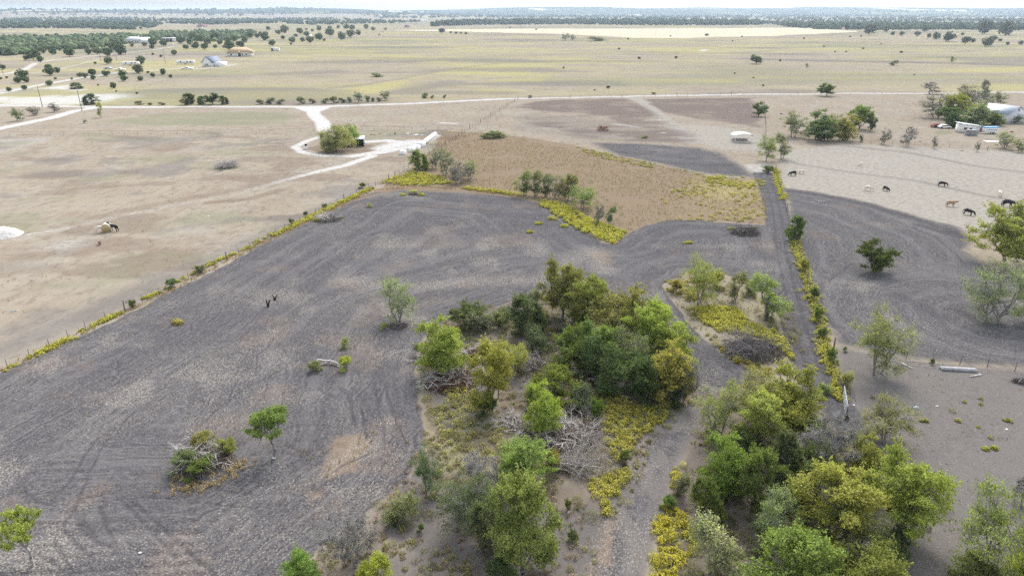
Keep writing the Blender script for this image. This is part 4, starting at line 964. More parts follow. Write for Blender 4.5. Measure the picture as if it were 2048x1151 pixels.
J_NEAR = [(140, 106, 26), (177, 104, 16), (195, 102, 22), (215, 105, 26), (241, 101, 28), (106, 104, 18), (88, 101, 18), (68, 112, 30), (54, 117, 14), (82, 120, 16), (225, 92, 22), (171, 94, 12), (120, 99, 9), (264, 90, 10), (245, 84, 12), (290, 89, 12), (307, 85, 20), (304, 94, 12), (327, 87, 18), (322, 112, 8), (306, 108, 6), (349, 106, 15)]
J_LANE = [(217, 122, 20), (282, 122, 22), (191, 126, 7), (99, 136, 17), (100, 144, 23), (115, 141, 14), (46, 150, 26), (37, 160, 20), (53, 160, 16), (99, 167, 16), (50, 176, 14), (19, 179, 12), (111, 157, 7), (159, 149, 12), (170, 151, 15), (185, 145, 19), (187, 155, 12), (212, 147, 17), (245, 147, 19), (249, 157, 17), (277, 139, 23), (282, 157, 14), (306, 150, 13), (327, 144, 15), (341, 152, 9), (296, 144, 7), (227, 172, 15), (6, 135, 14), (2, 157, 7), (14, 155, 6), (144, 157, 6), (233, 183, 5), (274, 187, 6), (196, 169, 5)]
J_HOUSE = [(372, 95, 14), (390, 91, 20), (410, 94, 18), (430, 93, 11), (460, 92, 25), (482, 90, 20), (362, 82, 20), (470, 78, 18), (415, 84, 18), (440, 86, 12), (490, 80, 16), (500, 72, 18), (458, 81, 14), (402, 78, 22), (430, 76, 22), (385, 74, 20), (475, 97, 8), (448, 94, 8), (380, 84, 16)]
J_MID = [(537, 58, 11), (570, 61, 20), (557, 66, 13), (531, 75, 22), (544, 86, 17), (600, 64, 17), (614, 69, 15), (584, 80, 17), (605, 80, 11), (620, 80, 19), (638, 75, 19), (660, 67, 22), (638, 58, 13), (660, 57, 11), (677, 55, 9), (692, 54, 15), (705, 57, 15), (733, 55, 13), (747, 59, 11), (684, 74, 21), (702, 69, 21), (717, 67, 13), (771, 59, 7), (566, 76, 11), (515, 73, 14), (521, 68, 10), (592, 72, 9), (648, 80, 8), (625, 62, 8), (582, 88, 6), (613, 59, 6)]
J_RIGHT = [(1738, 61, 31), (1803, 67, 12), (1785, 67, 10), (1834, 68, 14), (1872, 73, 19), (1896, 75, 27), (1858, 72, 11), (1972, 85, 27), (1930, 82, 21), (1946, 82, 11), (1986, 78, 16), (2015, 88, 9), (2040, 86, 12), (1965, 57, 36), (2012, 60, 36), (1771, 60, 15), (1925, 68, 8), (2000, 81, 9), (1720, 57, 12), (1850, 60, 16)]
J_OPEN = [(884, 62, 16), (902, 65, 7), (912, 66, 8), (922, 66, 7), (932, 67, 8), (1608, 77, 6), (1700, 73, 5), (1722, 72, 5), (1726, 96, 6), (1648, 92, 5), (1670, 103, 5), (1692, 103, 5), (1560, 121, 6), (1413, 70, 9), (1484, 73, 5), (1127, 135, 6), (1216, 174, 9), (1189, 179, 5), (1238, 97, 7), (1278, 116, 8), (1352, 115, 8), (1469, 146, 5), (1507, 155, 5), (1526, 170, 6), (1465, 82, 4), (1828, 150, 4), (1802, 104, 8), (1762, 88, 4), (758, 70, 5), (1020, 55, 5), (1072, 59, 5), (1256, 78, 5), (1341, 72, 5)]
def scatter_j(L, phrase, group, cols, name='juniper', cat='juniper', hs=1.0):
    L = sorted(L)
    for i, (a, b, w_) in enumerate(L):
        c = tuple(1.25 * q for q in cols[i % len(cols)])
        size = 'large' if w_ > 19 else 'mid-sized' if w_ > 11 else 'small'
        juniper(a, b, w_, f'{size} dark {name.replace("_", " ")}, {ordinal(i)} from the left {phrase}', group, c, name, cat, i, hs)
JD = [(0.07, 0.10, 0.05), (0.09, 0.12, 0.06), (0.075, 0.105, 0.05), (0.11, 0.125, 0.065)]
scatter_j(J_NEAR, 'of those above the upper gravel lane', 'junipers above the upper gravel lane', JD)
scatter_j(J_LANE, 'of those between and below the gravel lanes', 'junipers between the gravel lanes', JD)
scatter_j(J_HOUSE, 'of those around the tan-roofed house', 'junipers behind the tan-roofed house', JD)
scatter_j(J_MID, 'of those left of the far grassland rise', 'junipers by the grassland rise', JD)
scatter_j(J_RIGHT, 'of those on the far right ridge', 'oaks on the far right ridge', [(0.06, 0.08, 0.045), (0.09, 0.10, 0.06), (0.10, 0.11, 0.07)], 'oak', 'oak')
scatter_j(J_OPEN, 'of the shrubs and cattle dotted over the open grassland', 'shrubs dotted over the grassland', [(0.08, 0.08, 0.05), (0.06, 0.06, 0.045), (0.11, 0.10, 0.06)], 'far_dot', 'shrub', .8)  # real shrubs mixed with distant cattle, all drawn as shrub crowns

# woods that read as one mass
def crown_blob(sub):
    bm = bmesh.new(); bmesh.ops.create_icosphere(bm, subdivisions=sub, radius=1)
    v = np.array([p.co[:] for p in bm.verts]); f = np.array([[q.index for q in p.verts] for p in bm.faces]); bm.free()
    return v, f
BLOB = {1: crown_blob(1), 2: crown_blob(2)}
def woodland(name, label, polys, n, size, cols, seed, hmul=.8):
    rng = np.random.default_rng(seed); BV, BF = BLOB[2 if seed < 3 else 1]
    pts = []
    for poly, share in polys:
        xs = [p[0] for p in poly]; ys = [p[1] for p in poly]; cnt = 0; want = int(n * share)
        while cnt < want:
            a = rng.uniform(min(xs), max(xs), 400); b = rng.uniform(min(ys), max(ys), 400)
            ins = np.zeros(400, bool)
            for i in range(len(poly)):
                p, q = poly[i - 1], poly[i]
                cc = (p[1] > b) != (q[1] > b)
                ins ^= cc & (a < (q[0] - p[0]) * (b - p[1]) / (q[1] - p[1] + 1e-12) + p[0])
            keep = ins & (vnoise(a / 18, b / 2.2, seed) > .15)
            pts += list(zip(a[keep], b[keep])); cnt += int(keep.sum())
    pts = np.array(pts); k = len(pts); nb = len(BV)
    u = (pts[:, 0] - 1024.0) / FPX; v_ = (pts[:, 1] - 575.5) / FPX; t_ = CAM_H / (ST + v_ * CT)
    x, y = u * t_, (CT - v_ * ST) * t_
    s = size * rng.uniform(.6, 1.35, k); h = s * hmul * rng.uniform(.75, 1.2, k)
    V = BV[None] * (1 + rng.normal(0, .16, (k, nb, 1))) * np.stack([s / 2, s / 2, h / 2], 1)[:, None] + np.stack([x, y, land(x, y) + h * .42], 1)[:, None]
    F = BF[None] + (np.arange(k) * nb)[:, None, None]
    tone = np.clip(rng.normal(.5, .28, (k, 1)) + rng.normal(0, .2, (k, nb)), 0, 1)
    m = mesh_np(name, V.reshape(-1, 3), F.reshape(-1, 3), {'v': tone.ravel(), 'w': np.repeat(rng.uniform(0, .6, k), nb)}, [M['needle']])
    return tag(obj(name, m, color=cols), label, 'woodland', kind='stuff')
woodland('woodland', 'dense dark juniper wood around the white ranch house', [([(-60, 76), (120, 73), (250, 70), (300, 74), (330, 80), (240, 90), (170, 97), (90, 100), (60, 108), (-60, 116)], 1.0)], 950, 6.8, (0.12, 0.155, 0.08), 1)
woodland('woodland', 'dark wood behind the white shed and tan-roofed house', [([(300, 66), (420, 64), (512, 64), (505, 72), (470, 80), (430, 84), (380, 82), (350, 76), (310, 78)], 1.0)], 380, 6.6, (0.12, 0.155, 0.08), 2)
woodland('woodland', 'blue-green wood below the horizon on the left', [([(-80, 46), (70, 42), (220, 44), (420, 50), (560, 47), (620, 50), (790, 47), (840, 44), (760, 41), (560, 40), (420, 42), (330, 47), (310, 56), (260, 60), (120, 57), (-80, 57)], .72), ([(-80, 37), (200, 36), (420, 38), (700, 37), (700, 40), (300, 43), (-80, 42)], .28)], 2600, 11.0, (0.06, 0.085, 0.045), 3)
woodland('woodland', 'long dark tree belt across the far edge of the pale harvested field', [([(860, 53), (890, 46), (1000, 43), (1100, 41), (1300, 42), (1500, 44), (1540, 48), (1480, 51), (1300, 51), (1100, 49), (960, 50)], 1.0)], 1500, 13.0, (0.055, 0.075, 0.04), 4, 1.0)
woodland('woodland', 'dark tree belt on the far right under the horizon', [([(1530, 45), (1700, 46), (1850, 48), (2100, 52), (2100, 62), (2000, 60), (1870, 60), (1760, 61), (1640, 60), (1580, 55)], .75), ([(1500, 36), (1800, 37), (2100, 40), (2100, 46), (1800, 43), (1550, 41)], .25)], 2300, 12.0, (0.06, 0.08, 0.04), 5, .9)
woodland('woodland', 'scattered distant trees below the hills', [([(700, 33), (1100, 32), (1500, 33), (1500, 37), (1300, 38), (1100, 36), (760, 37)], .5), ([(-80, 31), (600, 30), (700, 33), (500, 35), (-80, 35)], .25), ([(1500, 31), (2100, 31), (2100, 36), (1500, 35)], .25)], 1500, 18.0, (0.06, 0.075, 0.045), 6, .7)
# ------------------------------------------------------------------ flowering weeds and dry grass (nobody could count the stalks)
def domes(rng, pts, rad, n_each, leaf, flat=.55):
    """pts: (k,3) clump feet; returns leaf centres, outward directions, tone, size"""
    k = len(pts); n = k * n_each
    who = np.repeat(np.arange(k), n_each)
    d = rng.normal(size=(n, 3)); d[:, 2] = np.abs(d[:, 2]); d /= np.linalg.norm(d, axis=1, keepdims=True)
    r = (rad * rng.uniform(.55, 1.25, k))[who] * rng.uniform(.35, 1, n) ** .5
    P = pts[who] + d * r[:, None] * np.array([1, 1, 1.0]) * np.array([1, 1, flat * 1.6])
    return P, d, np.clip(rng.normal(.5, .2, n) + rng.uniform(-.2, .2, k)[who], 0, 1), np.clip(rng.normal(.4, .25, n) + rng.uniform(-.35, .35, k)[who], 0, 1), leaf * rng.uniform(.6, 1.3, n)

def sample_poly(rng, poly, dens, world_noise=None):
    P = np.array([G(*p) for p in poly]); lo, hi = P.min(0), P.max(0)
    n = max(1, int((hi[0] - lo[0]) * (hi[1] - lo[1]) * dens))
    xy = rng.uniform(lo, hi, (n, 2))
    ok = poly_sd(xy[:, 0], xy[:, 1], poly) > 0
    if world_noise: ok &= fbm(xy[:, 0] / world_noise[0], xy[:, 1] / world_noise[0], 77, 3) > world_noise[1]
    return xy[ok]
def sample_line(rng, pts, dens, half):
    P = [np.array(G(*p)) for p in pts]; out = []
    for a, b in zip(P[:-1], P[1:]):
        L = np.linalg.norm(b - a); n = int(L * dens) + 1
        t = rng.uniform(0, 1, (n, 1)); nr = np.array([-(b - a)[1], (b - a)[0]]) / (L + 1e-9)
        out.append(a + (b - a) * t + nr * rng.normal(0, half, (n, 1)))
    return np.concatenate(out)
def stem_mix(rng, d): return sstep(-.40, -.10, -d[:, 2] + rng.normal(0, .22, len(d)))
_wseed = [500]
def weeds(label, spots, rad=.5, n_each=80, leaf=.085, col=(0.40, 0.345, 0.055), name='yellow_weeds', cat='weeds', mat='flower', flat=.78, kind='stuff', dense=2):
    _wseed[0] += 1
    rng = np.random.default_rng(_wseed[0])
    xy = np.concatenate([s(rng) for s in spots for _ in range(dense)])
    pts = np.column_stack([xy, land(xy[:, 0], xy[:, 1])])
    P, d, v, w, s = domes(rng, pts, rad, n_each, leaf, flat)
    vv, ff = leaves(rng, P, s, .9, d, .7)
    m = mesh_np(name, vv, ff, {'v': np.repeat(v, 4), 'w': np.repeat(w, 4), 'u': np.repeat(stem_mix(rng, d), 4)}, [M[mat]])
    return tag(obj(name, m, color=col), label, cat, kind=kind)
L_ = lambda pts, dens, half: (lambda rng: sample_line(rng, pts, dens, half))
A_ = lambda poly, dens, wn=None: (lambda rng: sample_poly(rng, poly, dens, wn))

YW = (0.40, 0.385, 0.10); YB = (0.43, 0.41, 0.085); YD = (0.34, 0.325, 0.12)
weeds('bright yellow flowering weeds in streaks along the diagonal fence', [L_([(62, 716), (100, 696), (142, 678)], 4.5, .28), L_([(190, 652), (245, 626)], 4.0, .25), L_([(285, 601), (322, 586)], 4.0, .25), L_([(415, 533), (472, 508)], 3.6, .28), L_([(5, 742), (60, 716)], .6, .3), L_([(142, 678), (190, 652)], .8, .3), L_([(330, 580), (415, 535)], .9, .3)], .42, 60, .085, YB)
weeds('yellow weeds along the upper diagonal fence up to its bend', [L_([(545, 474), (600, 446), (660, 416), (700, 398), (745, 376)], 3.4, .5), L_([(480, 505), (545, 474)], .8, .4)], .52, 75, .085, YB)
weeds('yellow weed bank at the top of the harrowed field', [A_([(758, 366), (800, 352), (835, 346), (880, 356), (905, 368), (860, 372), (800, 372)], .9)], .65, 80, .095, YB)
weeds('yellow weed strip curving down to the point between both harrowed fields', [L_([(925, 378), (980, 384), (1040, 392)], 2.6, .5), A_([(1076, 402), (1110, 406), (1140, 416), (1180, 438), (1210, 450), (1252, 464), (1230, 490), (1194, 478), (1152, 458), (1108, 430), (1080, 412)], 1.3)], .62, 80, .095, YB)
weeds('yellow weeds flecking the rusty meadow beside the dirt track', [A_([(1405, 352), (1460, 350), (1528, 362), (1532, 378), (1470, 378), (1420, 372)], .8, (4, .42)), A_([(1380, 345), (1500, 352), (1540, 445), (1340, 440), (1300, 420)], .22, (5, .5))], .5, 50, .10, (0.40, 0.37, 0.10))
weeds('yellow weeds dotting the upper edge of the rusty meadow', [A_([(1150, 294), (1205, 305), (1320, 330), (1300, 336), (1180, 312)], .35, (5, .45)), L_([(1200, 305), (1320, 330), (1405, 350)], .35, .6)], .5, 45, .11, (0.36, 0.34, 0.11))
weeds('yellow and green weeds all along the fence beside the rutted track', [L_([(1550, 338), (1558, 372), (1568, 400)], 3.0, .4), L_([(1585, 455), (1598, 512), (1615, 568), (1628, 605), (1640, 645), (1652, 700), (1660, 728), (1672, 770), (1680, 800)], 2.8, .55)], .5, 60, .09, (0.40, 0.38, 0.085))
weeds('bright yellow weed drift on the weedy island behind the dead brush', [A_([(1375, 618), (1425, 612), (1475, 618), (1500, 645), (1545, 660), (1575, 685), (1588, 720), (1560, 700), (1520, 672), (1450, 668), (1410, 648)], 2.6)], .52, 60, .09, YB)
weeds('yellow weeds edging the weedy island below the dead brush', [L_([(1430, 690), (1470, 715), (1520, 742), (1560, 748), (1585, 735)], 2.0, .5), A_([(1330, 560), (1400, 560), (1420, 600), (1370, 600), (1345, 590)], .6), A_([(1410, 665), (1450, 690), (1440, 700)], .7)], .48, 55, .09, (0.36, 0.31, 0.07))
weeds('yellow weeds below the thicket along the straw-strewn track', [A_([(1190, 790), (1240, 795), (1280, 815), (1340, 812), (1330, 845), (1290, 870), (1262, 905), (1235, 930), (1215, 900), (1205, 850)], 2.6), A_([(1182, 945), (1265, 945), (1248, 980), (1222, 1010), (1215, 1045), (1195, 1010), (1180, 975)], 2.6)], .46, 65, .075, (0.39, 0.36, 0.085))
weeds('golden weed bank at the bottom beside the straw-strewn track', [A_([(1325, 1015), (1350, 1012), (1375, 1045), (1400, 1090), (1372, 1120), (1345, 1180), (1295, 1160), (1310, 1100), (1300, 1070)], 2.2), A_([(1345, 940), (1372, 930), (1365, 975), (1345, 990)], 1.5)], .46, 85, .07, (0.44, 0.395, 0.065))
weeds('thin yellow weeds over the ground between field and bleached brush', [A_([(850, 770), (950, 775), (1000, 840), (1040, 900), (980, 990), (880, 960), (860, 880), (845, 820)], .9, (3, .36))], .5, 60, .07, (0.36, 0.345, 0.13))
weeds('fresh yellow weeds in front of the reddish brush heap', [A_([(880, 780), (960, 782), (945, 805), (890, 800)], 1.0)], .42, 60, .075, YW)
weeds('sparse yellow-green weeds in the grazed bare pasture', [A_([(1700, 780), (2048, 800), (2048, 900), (1850, 880), (1720, 850)], .02)], .35, 50, .08, (0.30, 0.28, 0.08))
weeds('dull weeds under the trees of the thicket', [A_(GROVE, .95, (6, .40)), A_(GROVE_R, .5, (6, .40)), A_(ISLAND, .4, (5, .4))], .38, 44, .07, (0.26, 0.25, 0.11), name='ground_cover', dense=1)
weeds('tangled grey-olive undergrowth between the thicket trees', [A_(GROVE, .26, (5, .44)), A_(GROVE_R, .32, (5, .42)), A_(ISLAND, .15, (5, .45))], .7, 120, .065, (0.20, 0.20, 0.10), 'undergrowth', 'undergrowth', 'leaf', .7, dense=1)
weeds('dark green undergrowth in the heart of the thickets', [A_([(1050, 640), (1180, 610), (1340, 700), (1370, 780), (1260, 790), (1130, 760)], .35), A_([(1420, 900), (1560, 850), (1700, 930), (1800, 1080), (1640, 1180), (1480, 1120), (1430, 1000)], .35)], .85, 130, .07, (0.10, 0.125, 0.055), 'undergrowth', 'undergrowth', 'leaf', .8, dense=1)
weeds('dry brown weeds on the thicket floor', [A_(GROVE, .7, (4, .42)), A_([(830, 780), (1000, 800), (1100, 1000), (1200, 1120), (900, 1150), (700, 1100), (800, 960)], .25)], .4, 50, .06, (0.24, 0.185, 0.125), 'ground_cover', 'weeds', 'straw', .6, dense=1)
# straw-coloured grass tufts
def tufts(label, spots, h=.35, blades=9, col=(0.34, 0.28, 0.18), w=.018, name='dry_grass'):
    _wseed[0] += 1
    rng = np.random.default_rng(_wseed[0])
    xy = np.concatenate([s(rng) for s in spots]); k = len(xy)
    base = np.column_stack([xy, land(xy[:, 0], xy[:, 1]) - .02])
    who = np.repeat(np.arange(k), blades); n = len(who)
    a = rng.uniform(0, 6.283, n); lean = rng.uniform(.15, .75, n); hh = h * rng.uniform(.5, 1.3, n)
    dirv = np.column_stack([np.cos(a), np.sin(a), np.zeros(n)])
    p = base[who] + dirv * rng.uniform(0, .12, (n, 1))
    side = np.column_stack([-np.sin(a), np.cos(a), np.zeros(n)]) * w
    tip = p + dirv * (lean * hh)[:, None] + np.column_stack([np.zeros(n), np.zeros(n), hh])
    v = np.stack([p - side, p + side, tip], 1).reshape(-1, 3)
    m = mesh_np(name, v, np.arange(n * 3).reshape(-1, 3), {'v': np.repeat(np.clip(rng.normal(.5, .25, n), 0, 1), 3), 'w': np.repeat(rng.uniform(0, .6, n), 3)}, [M['straw']])
    return tag(obj(name, m, color=col), label, 'grass', kind='stuff')
tufts('dry tan grass standing on the thicket floor and field margin', [A_(GROVE, 1.6, (4, .40)), A_(GROVE_R, .9, (4, .42)), A_([(600, 860), (760, 860), (820, 940), (700, 1040), (580, 1100)], .9, (3, .50))], .42, 9, (0.33, 0.27, 0.185), .022)
tufts('dry grass on the weedy island and around the brush heaps', [A_(ISLAND, 1.2, (4, .4))], .45, 8, (0.34, 0.275, 0.17), .024)
tufts('rusty standing grass of the uncut meadow', [A_(MEADOW, 1.5, (7, .36))], .5, 6, (0.31, 0.242, 0.16), .022)
tufts('rusty grass fringe along the diagonal fence', [L_([(0, 743), (320, 594), (500, 501), (745, 381), (830, 374), (930, 380), (1040, 395)], 6, .5)], .5, 6, (0.36, 0.26, 0.15), .03)
tufts('pale stubble lying over the harrowed field', [A_([(100, 1262), (-400, 1000), (0, 760), (420, 550), (720, 560), (960, 560), (840, 700), (840, 880), (600, 1110)], .55, (9, .47)), A_([(640, 560), (900, 540), (1150, 500), (1230, 560), (1000, 600), (760, 640)], .6, (6, .47))], .14, 6, (0.42, 0.355, 0.26), .02)

tufts('short dry grass dotting the bare grey pasture', [A_([(1700, 700), (2048, 742), (2200, 780), (2200, 1262), (1880, 1262), (1860, 1000), (1700, 860)], .55, (4, .44))], .2, 7, (0.27, 0.245, 0.185), .022)
tufts('dry weeds scattered over the horse pasture', [A_([(0, 560), (0, 700), (480, 500), (760, 350), (500, 330), (200, 420)], .10, (6, .45))], .25, 7, (0.26, 0.225, 0.16), .03)
def tuft_thing(px, py, w, label, col=YB, group='yellow weed tufts alone on the soil'):
    _wseed[0] += 1
    rng = np.random.default_rng(_wseed[0]); R = w * 1.2 * mpp(px, py) / 2
    k = max(5, int(R * 9))
    a = rng.uniform(0, 6.28, k); r = R * .62 * np.sqrt(rng.uniform(0, 1, k))
    pts = np.column_stack([r * np.cos(a), r * np.sin(a) * .8, np.zeros(k)])
    P, d, v, w_, s = domes(rng, pts, max(.3, R * .5), 90, .085, .7)
    vv, ff = leaves(rng, P, s, .9, d, .7)
    m = mesh_np('weed_tuft', vv, ff, {'v': np.repeat(v, 4), 'w': np.repeat(w_, 4), 'u': np.repeat(stem_mix(rng, d), 4)}, [M['flower']])
    return tag(obj('weed_tuft', m, None, W(px, py), color=col), label, 'weed tuft', group)
tuft_thing(1078, 449, 17, 'yellow weed tuft alone on the soil, second lowest of the four')
tuft_thing(1107, 440, 22, 'highest and widest of the four yellow weed tufts on the soil')
tuft_thing(1129, 454, 20, 'yellow weed tuft nearest the yellow weed strip, of the four')
tuft_thing(1060, 466, 15, 'lowest and smallest of the four yellow weed tufts on the soil')
tuft_thing(1376, 487, 20, 'single yellow weed tuft on the right-hand harrowed plot')
tuft_thing(355, 646, 26, 'pale yellow weed tuft alone in the left of the large harrowed field', (0.40, 0.34, 0.10))
tuft_thing(806, 391, 14, 'left yellow tuft of the ring around the small brush stump'); tuft_thing(843, 391, 17, 'right yellow tuft of the ring around the small brush stump'); tuft_thing(825, 386, 20, 'back yellow tuft of the ring around the small brush stump')
tuft_thing(1463, 458, 18, 'yellow tuft on the left of the grey brush heap'); tuft_thing(1505, 457, 16, 'yellow tuft behind the grey brush heap', (0.33, 0.31, 0.09)); tuft_thing(1478, 467, 8, 'small yellow tuft before the grey brush heap')
tuft_thing(636, 442, 18, 'yellow-green tuft on the left of the dark brush heap by the fence', (0.30, 0.30, 0.07)); tuft_thing(683, 436, 9, 'tan tuft on the right of the dark brush heap by the fence', (0.36, 0.29, 0.12))
tuft_thing(1988, 893, 10, 'bright yellow-green tuft far out in the bare pasture', (0.34, 0.36, 0.08)); tuft_thing(1972, 895, 8, 'smaller yellow-green tuft beside the bright one in the bare pasture', (0.34, 0.36, 0.08)); tuft_thing(1848, 838, 14, 'pale yellow tuft below the blue-white scrap in the pasture', (0.34, 0.32, 0.13)); tuft_thing(1918, 838, 14, 'pale yellow tuft in the middle of the bare pasture', (0.34, 0.32, 0.12)); tuft_thing(2016, 838, 14, 'pale yellow tuft near the picture edge of the bare pasture', (0.34, 0.32, 0.12))

# ------------------------------------------------------------------ dead brush, logs, stumps
def brush(px, py, wpx, hm, label, n=26, twig_mat='deadwood', leafcol=None, leaf_n=0, seed=1, aspect=.8, name='brush_pile', fan=False):
    rng = np.random.default_rng(seed); R = wpx * mpp(px, py) / 2
    r = root(name, W(px, py), label, 'brush pile' if name == 'brush_pile' else 'dead tree')
    segs = []
    for i in range(n):
        if fan:
            a = rng.uniform(-.6, .6) + (0 if fan is True else fan); p0 = np.array([0, 0, .15]) + rng.normal(0, .15, 3)
        else:
            a = rng.uniform(0, 6.28); rr = R * rng.uniform(0, .75); b = rng.uniform(0, 6.28)
            p0 = np.array([rr * math.cos(b), rr * math.sin(b) * aspect, rng.uniform(.05, hm * .6)])
        L = rng.uniform(.55, 1.1) * R * (1.7 if fan else 1.0)
        p1 = p0 + np.array([math.cos(a) * L, math.sin(a) * L * aspect, rng.uniform(-.1, .55) * hm])
        p1[2] = max(.05, p1[2])
        main = limb(rng, p0, p1, rng.uniform(.03, .085), .014, 4, .07); segs += main
        for q in main[1:]:
            for _ in range(3):
                d = (p1 - p0) / L + rng.normal(0, .55, 3); d /= np.linalg.norm(d)
                e = q[0] + d * L * rng.uniform(.2, .45); e[2] = max(.04, e[2])
                s2 = limb(rng, q[0], e, .022, .009, 2, .1); segs += s2
                for _ in range(2):
                    d2 = d + rng.normal(0, .6, 3); d2 /= np.linalg.norm(d2)
                    e2 = e + d2 * L * rng.uniform(.1, .22); e2[2] = max(.03, e2[2]); segs.append((s2[0][1], e2, .009, .005))
    obj('branches', segs_mesh('branches', segs, M[twig_mat]), r)
    if leaf_n:
        a = rng.uniform(0, 6.28, leaf_n); rr = R * np.sqrt(rng.uniform(0, 1, leaf_n)) * rng.uniform(.8, 1.05, leaf_n)
        z = hm * .75 * np.clip(1 - (rr / (R * 1.05)) ** 2, .05, 1) * rng.uniform(.1, 1, leaf_n) + .03
        P = np.column_stack([rr * np.cos(a), rr * np.sin(a) * aspect, z])
        v, f = leaves(rng, P, .085 * rng.uniform(.5, 1.3, leaf_n), .5, None, .5)
        obj('withered_leaves', mesh_np('withered_leaves', v, f, {'v': np.repeat(rng.uniform(0, 1, leaf_n), 4), 'w': np.repeat(rng.uniform(0, .6, leaf_n), 4)}, [M['brownleaf']]), r, color=leafcol)
    return r
RB = (0.15, 0.08, 0.065); GB = (0.14, 0.125, 0.115)
brush(908, 766, 130, 1.6, 'reddish-brown heap of cut brush with bleached branches at the field side', 34, leafcol=RB, leaf_n=9000, seed=11)
brush(870, 722, 66, .9, 'dark brown brush under the rounded yellow-green tree', 16, leafcol=RB, leaf_n=2500, seed=12)
brush(955, 712, 70, .9, 'dark red-brown brush above the bleached heap', 16, leafcol=(0.10, 0.05, 0.042), leaf_n=2600, seed=13)
brush(1125, 884, 150, 1.6, 'largest heap of bleached cut branches in the middle', 44, leafcol=(0.15, 0.105, 0.09), leaf_n=7000, seed=14)
brush(1040, 855, 90, 1.0, 'bleached fan of dead branches left of the largest heap', 22, leafcol=GB, leaf_n=1500, seed=15)
brush(1170, 862, 60, .8, 'rust-brown brush at the rim of the largest heap', 12, leafcol=RB, leaf_n=3000, seed=16)
brush(1100, 938, 150, 1.1, 'fallen bleached dead tree with branches fanning over the weeds', 26, seed=17, name='dead_tree', fan=True)
brush(1065, 740, 76, 1.5, 'grey dead branches standing behind the deep green low tree', 20, 'twig', GB, 1500, 18)
brush(1160, 770, 66, 1.5, 'rusty brush with a forked grey branch inside the thicket', 14, leafcol=(0.16, 0.07, 0.055), leaf_n=2200, seed=19)
brush(1170, 822, 70, 1.2, 'tangle of grey twigs left of the dark juniper mass', 18, 'twig', seed=20)
brush(1505, 704, 130, 2.0, 'dark grey brush heap ringed by yellow weeds on the weedy island', 64, 'darktwig', (0.10, 0.09, 0.088), 7000, 21)
brush(1490, 467, 60, 1.7, 'grey brush heap between yellow tufts near the dirt track', 34, 'darktwig', (0.12, 0.11, 0.105), 3000, 22)
brush(410, 925, 120, 2.0, 'brush island with pale upright branches in the harrowed field', 34, 'deadwood', (0.17, 0.125, 0.085), 4000, 23)
brush(658, 441, 50, 1.5, 'dark brush heap with pale sticks beside the diagonal fence', 26, 'deadwood', (0.09, 0.07, 0.06), 1800, 24)
brush(827, 390, 24, .7, 'small brown brush stump inside a ring of yellow weeds', 12, 'twig', (0.14, 0.10, 0.08), 600, 25)
brush(1205, 263, 26, 2.0, 'rust-red brush heap alone on the brown plot', 20, 'rust', (0.20, 0.085, 0.06), 1200, 26)
brush(453, 336, 48, 1.7, 'heap of bleached grey firewood on the pasture', 80, 'deadwood', (0.19, 0.185, 0.185), 1500, 27)
brush(795, 652, 44, .6, 'low grey brush at the foot of the half-bare tree', 14, 'twig', (0.13, 0.1, 0.08), 700, 28)
brush(1640, 404, 22, .5, 'small pale brush heap in the dark soil below the cows', 10, 'deadwood', seed=29)
brush(2042, 762, 34, .7, 'dark log heap at the picture edge in the bare pasture', 14, 'twig', (0.09, 0.075, 0.065), 500, 30)
brush(1838, 1046, 40, .5, 'pale fallen branch beside the largest yellow-green tree', 7, 'deadwood', seed=31)
brush(940, 945, 30, 1.1, 'bright bleached forked stump among the yellow weeds', 7, 'deadwood', seed=32)
brush(935, 1040, 46, 2.4, 'broken bleached branch in the dark grey-green tree', 8, 'deadwood', seed=33, fan=2.3)
# greenery of the brush island
for a in [(372, 942, 905, 50, (0.17, 0.15, 0.07), 'olive shrub at the outer end of the brush island'), (400, 955, 925, 46, (0.075, 0.135, 0.04), 'dark green shrub at the front of the brush island'), (418, 935, 912, 30, (0.12, 0.2, 0.05), 'bright green shrub in the middle of the brush island'), (410, 905, 868, 46, (0.19, 0.205, 0.07), 'yellow-green shrub at the back of the brush island'), (455, 912, 880, 40, (0.24, 0.21, 0.07), 'yellowish shrub at the right end of the brush island')]:
    bush('bush0', *a)
weeds('tan dry grass ringing the brush island', [L_([(345, 960), (370, 978), (420, 972), (470, 945), (480, 920)], 5, .5)], .3, 40, .06, (0.33, 0.25, 0.14), 'dry_grass', 'grass', 'straw')

def log(px0, py0, px1, py1, rad, label, mat='deadwood', name='log', up=.0, stubs=3):
    a, b = W(px0, py0, rad * .8), W(px1, py1, rad * .8 + up)
    rng = np.random.default_rng(int(px0)); d = np.array(b - a)
    segs = limb(rng, (0, 0, 0), d, rad, rad * .6, 5, .02)
    for _ in range(stubs):
        t = rng.uniform(.3, .95); p = d * t; e = p + rng.normal(0, .4, 3) * np.array([1, 1, .3]) + d * .15; e[2] = max(e[2], -rad * .3)
        segs += limb(rng, p, e, rad * .45, rad * .15, 2, .1)
    return tag(obj(name, segs_mesh(name, segs, M[mat]), None, a), label, 'log' if name == 'log' else 'pipe')
log(632, 722, 682, 732, .16, 'bleached fallen log between a yellow and an olive weed', stubs=6)
log(640, 730, 668, 727, .08, 'thin grey branch lying along the bleached log', stubs=5)
def pipe(px0, py0, px1, py1, rad, label, mat='pale_wood'):
    a, b = W(px0, py0, rad), W(px1, py1, rad)
    m = MB().tube((0, 0, 0), tuple(b - a), rad, None, 8)
    return tag(m.part('pipe', M[mat], None, a, smooth=False), label, 'pipe')
pipe(1804, 723, 1826, 735, .09, 'white plank-like pipe lying aslant beside the airy tree')
pipe(1813, 718, 1900, 727, .04, 'thin pale pipe lying below the wire fence', 'caliche')
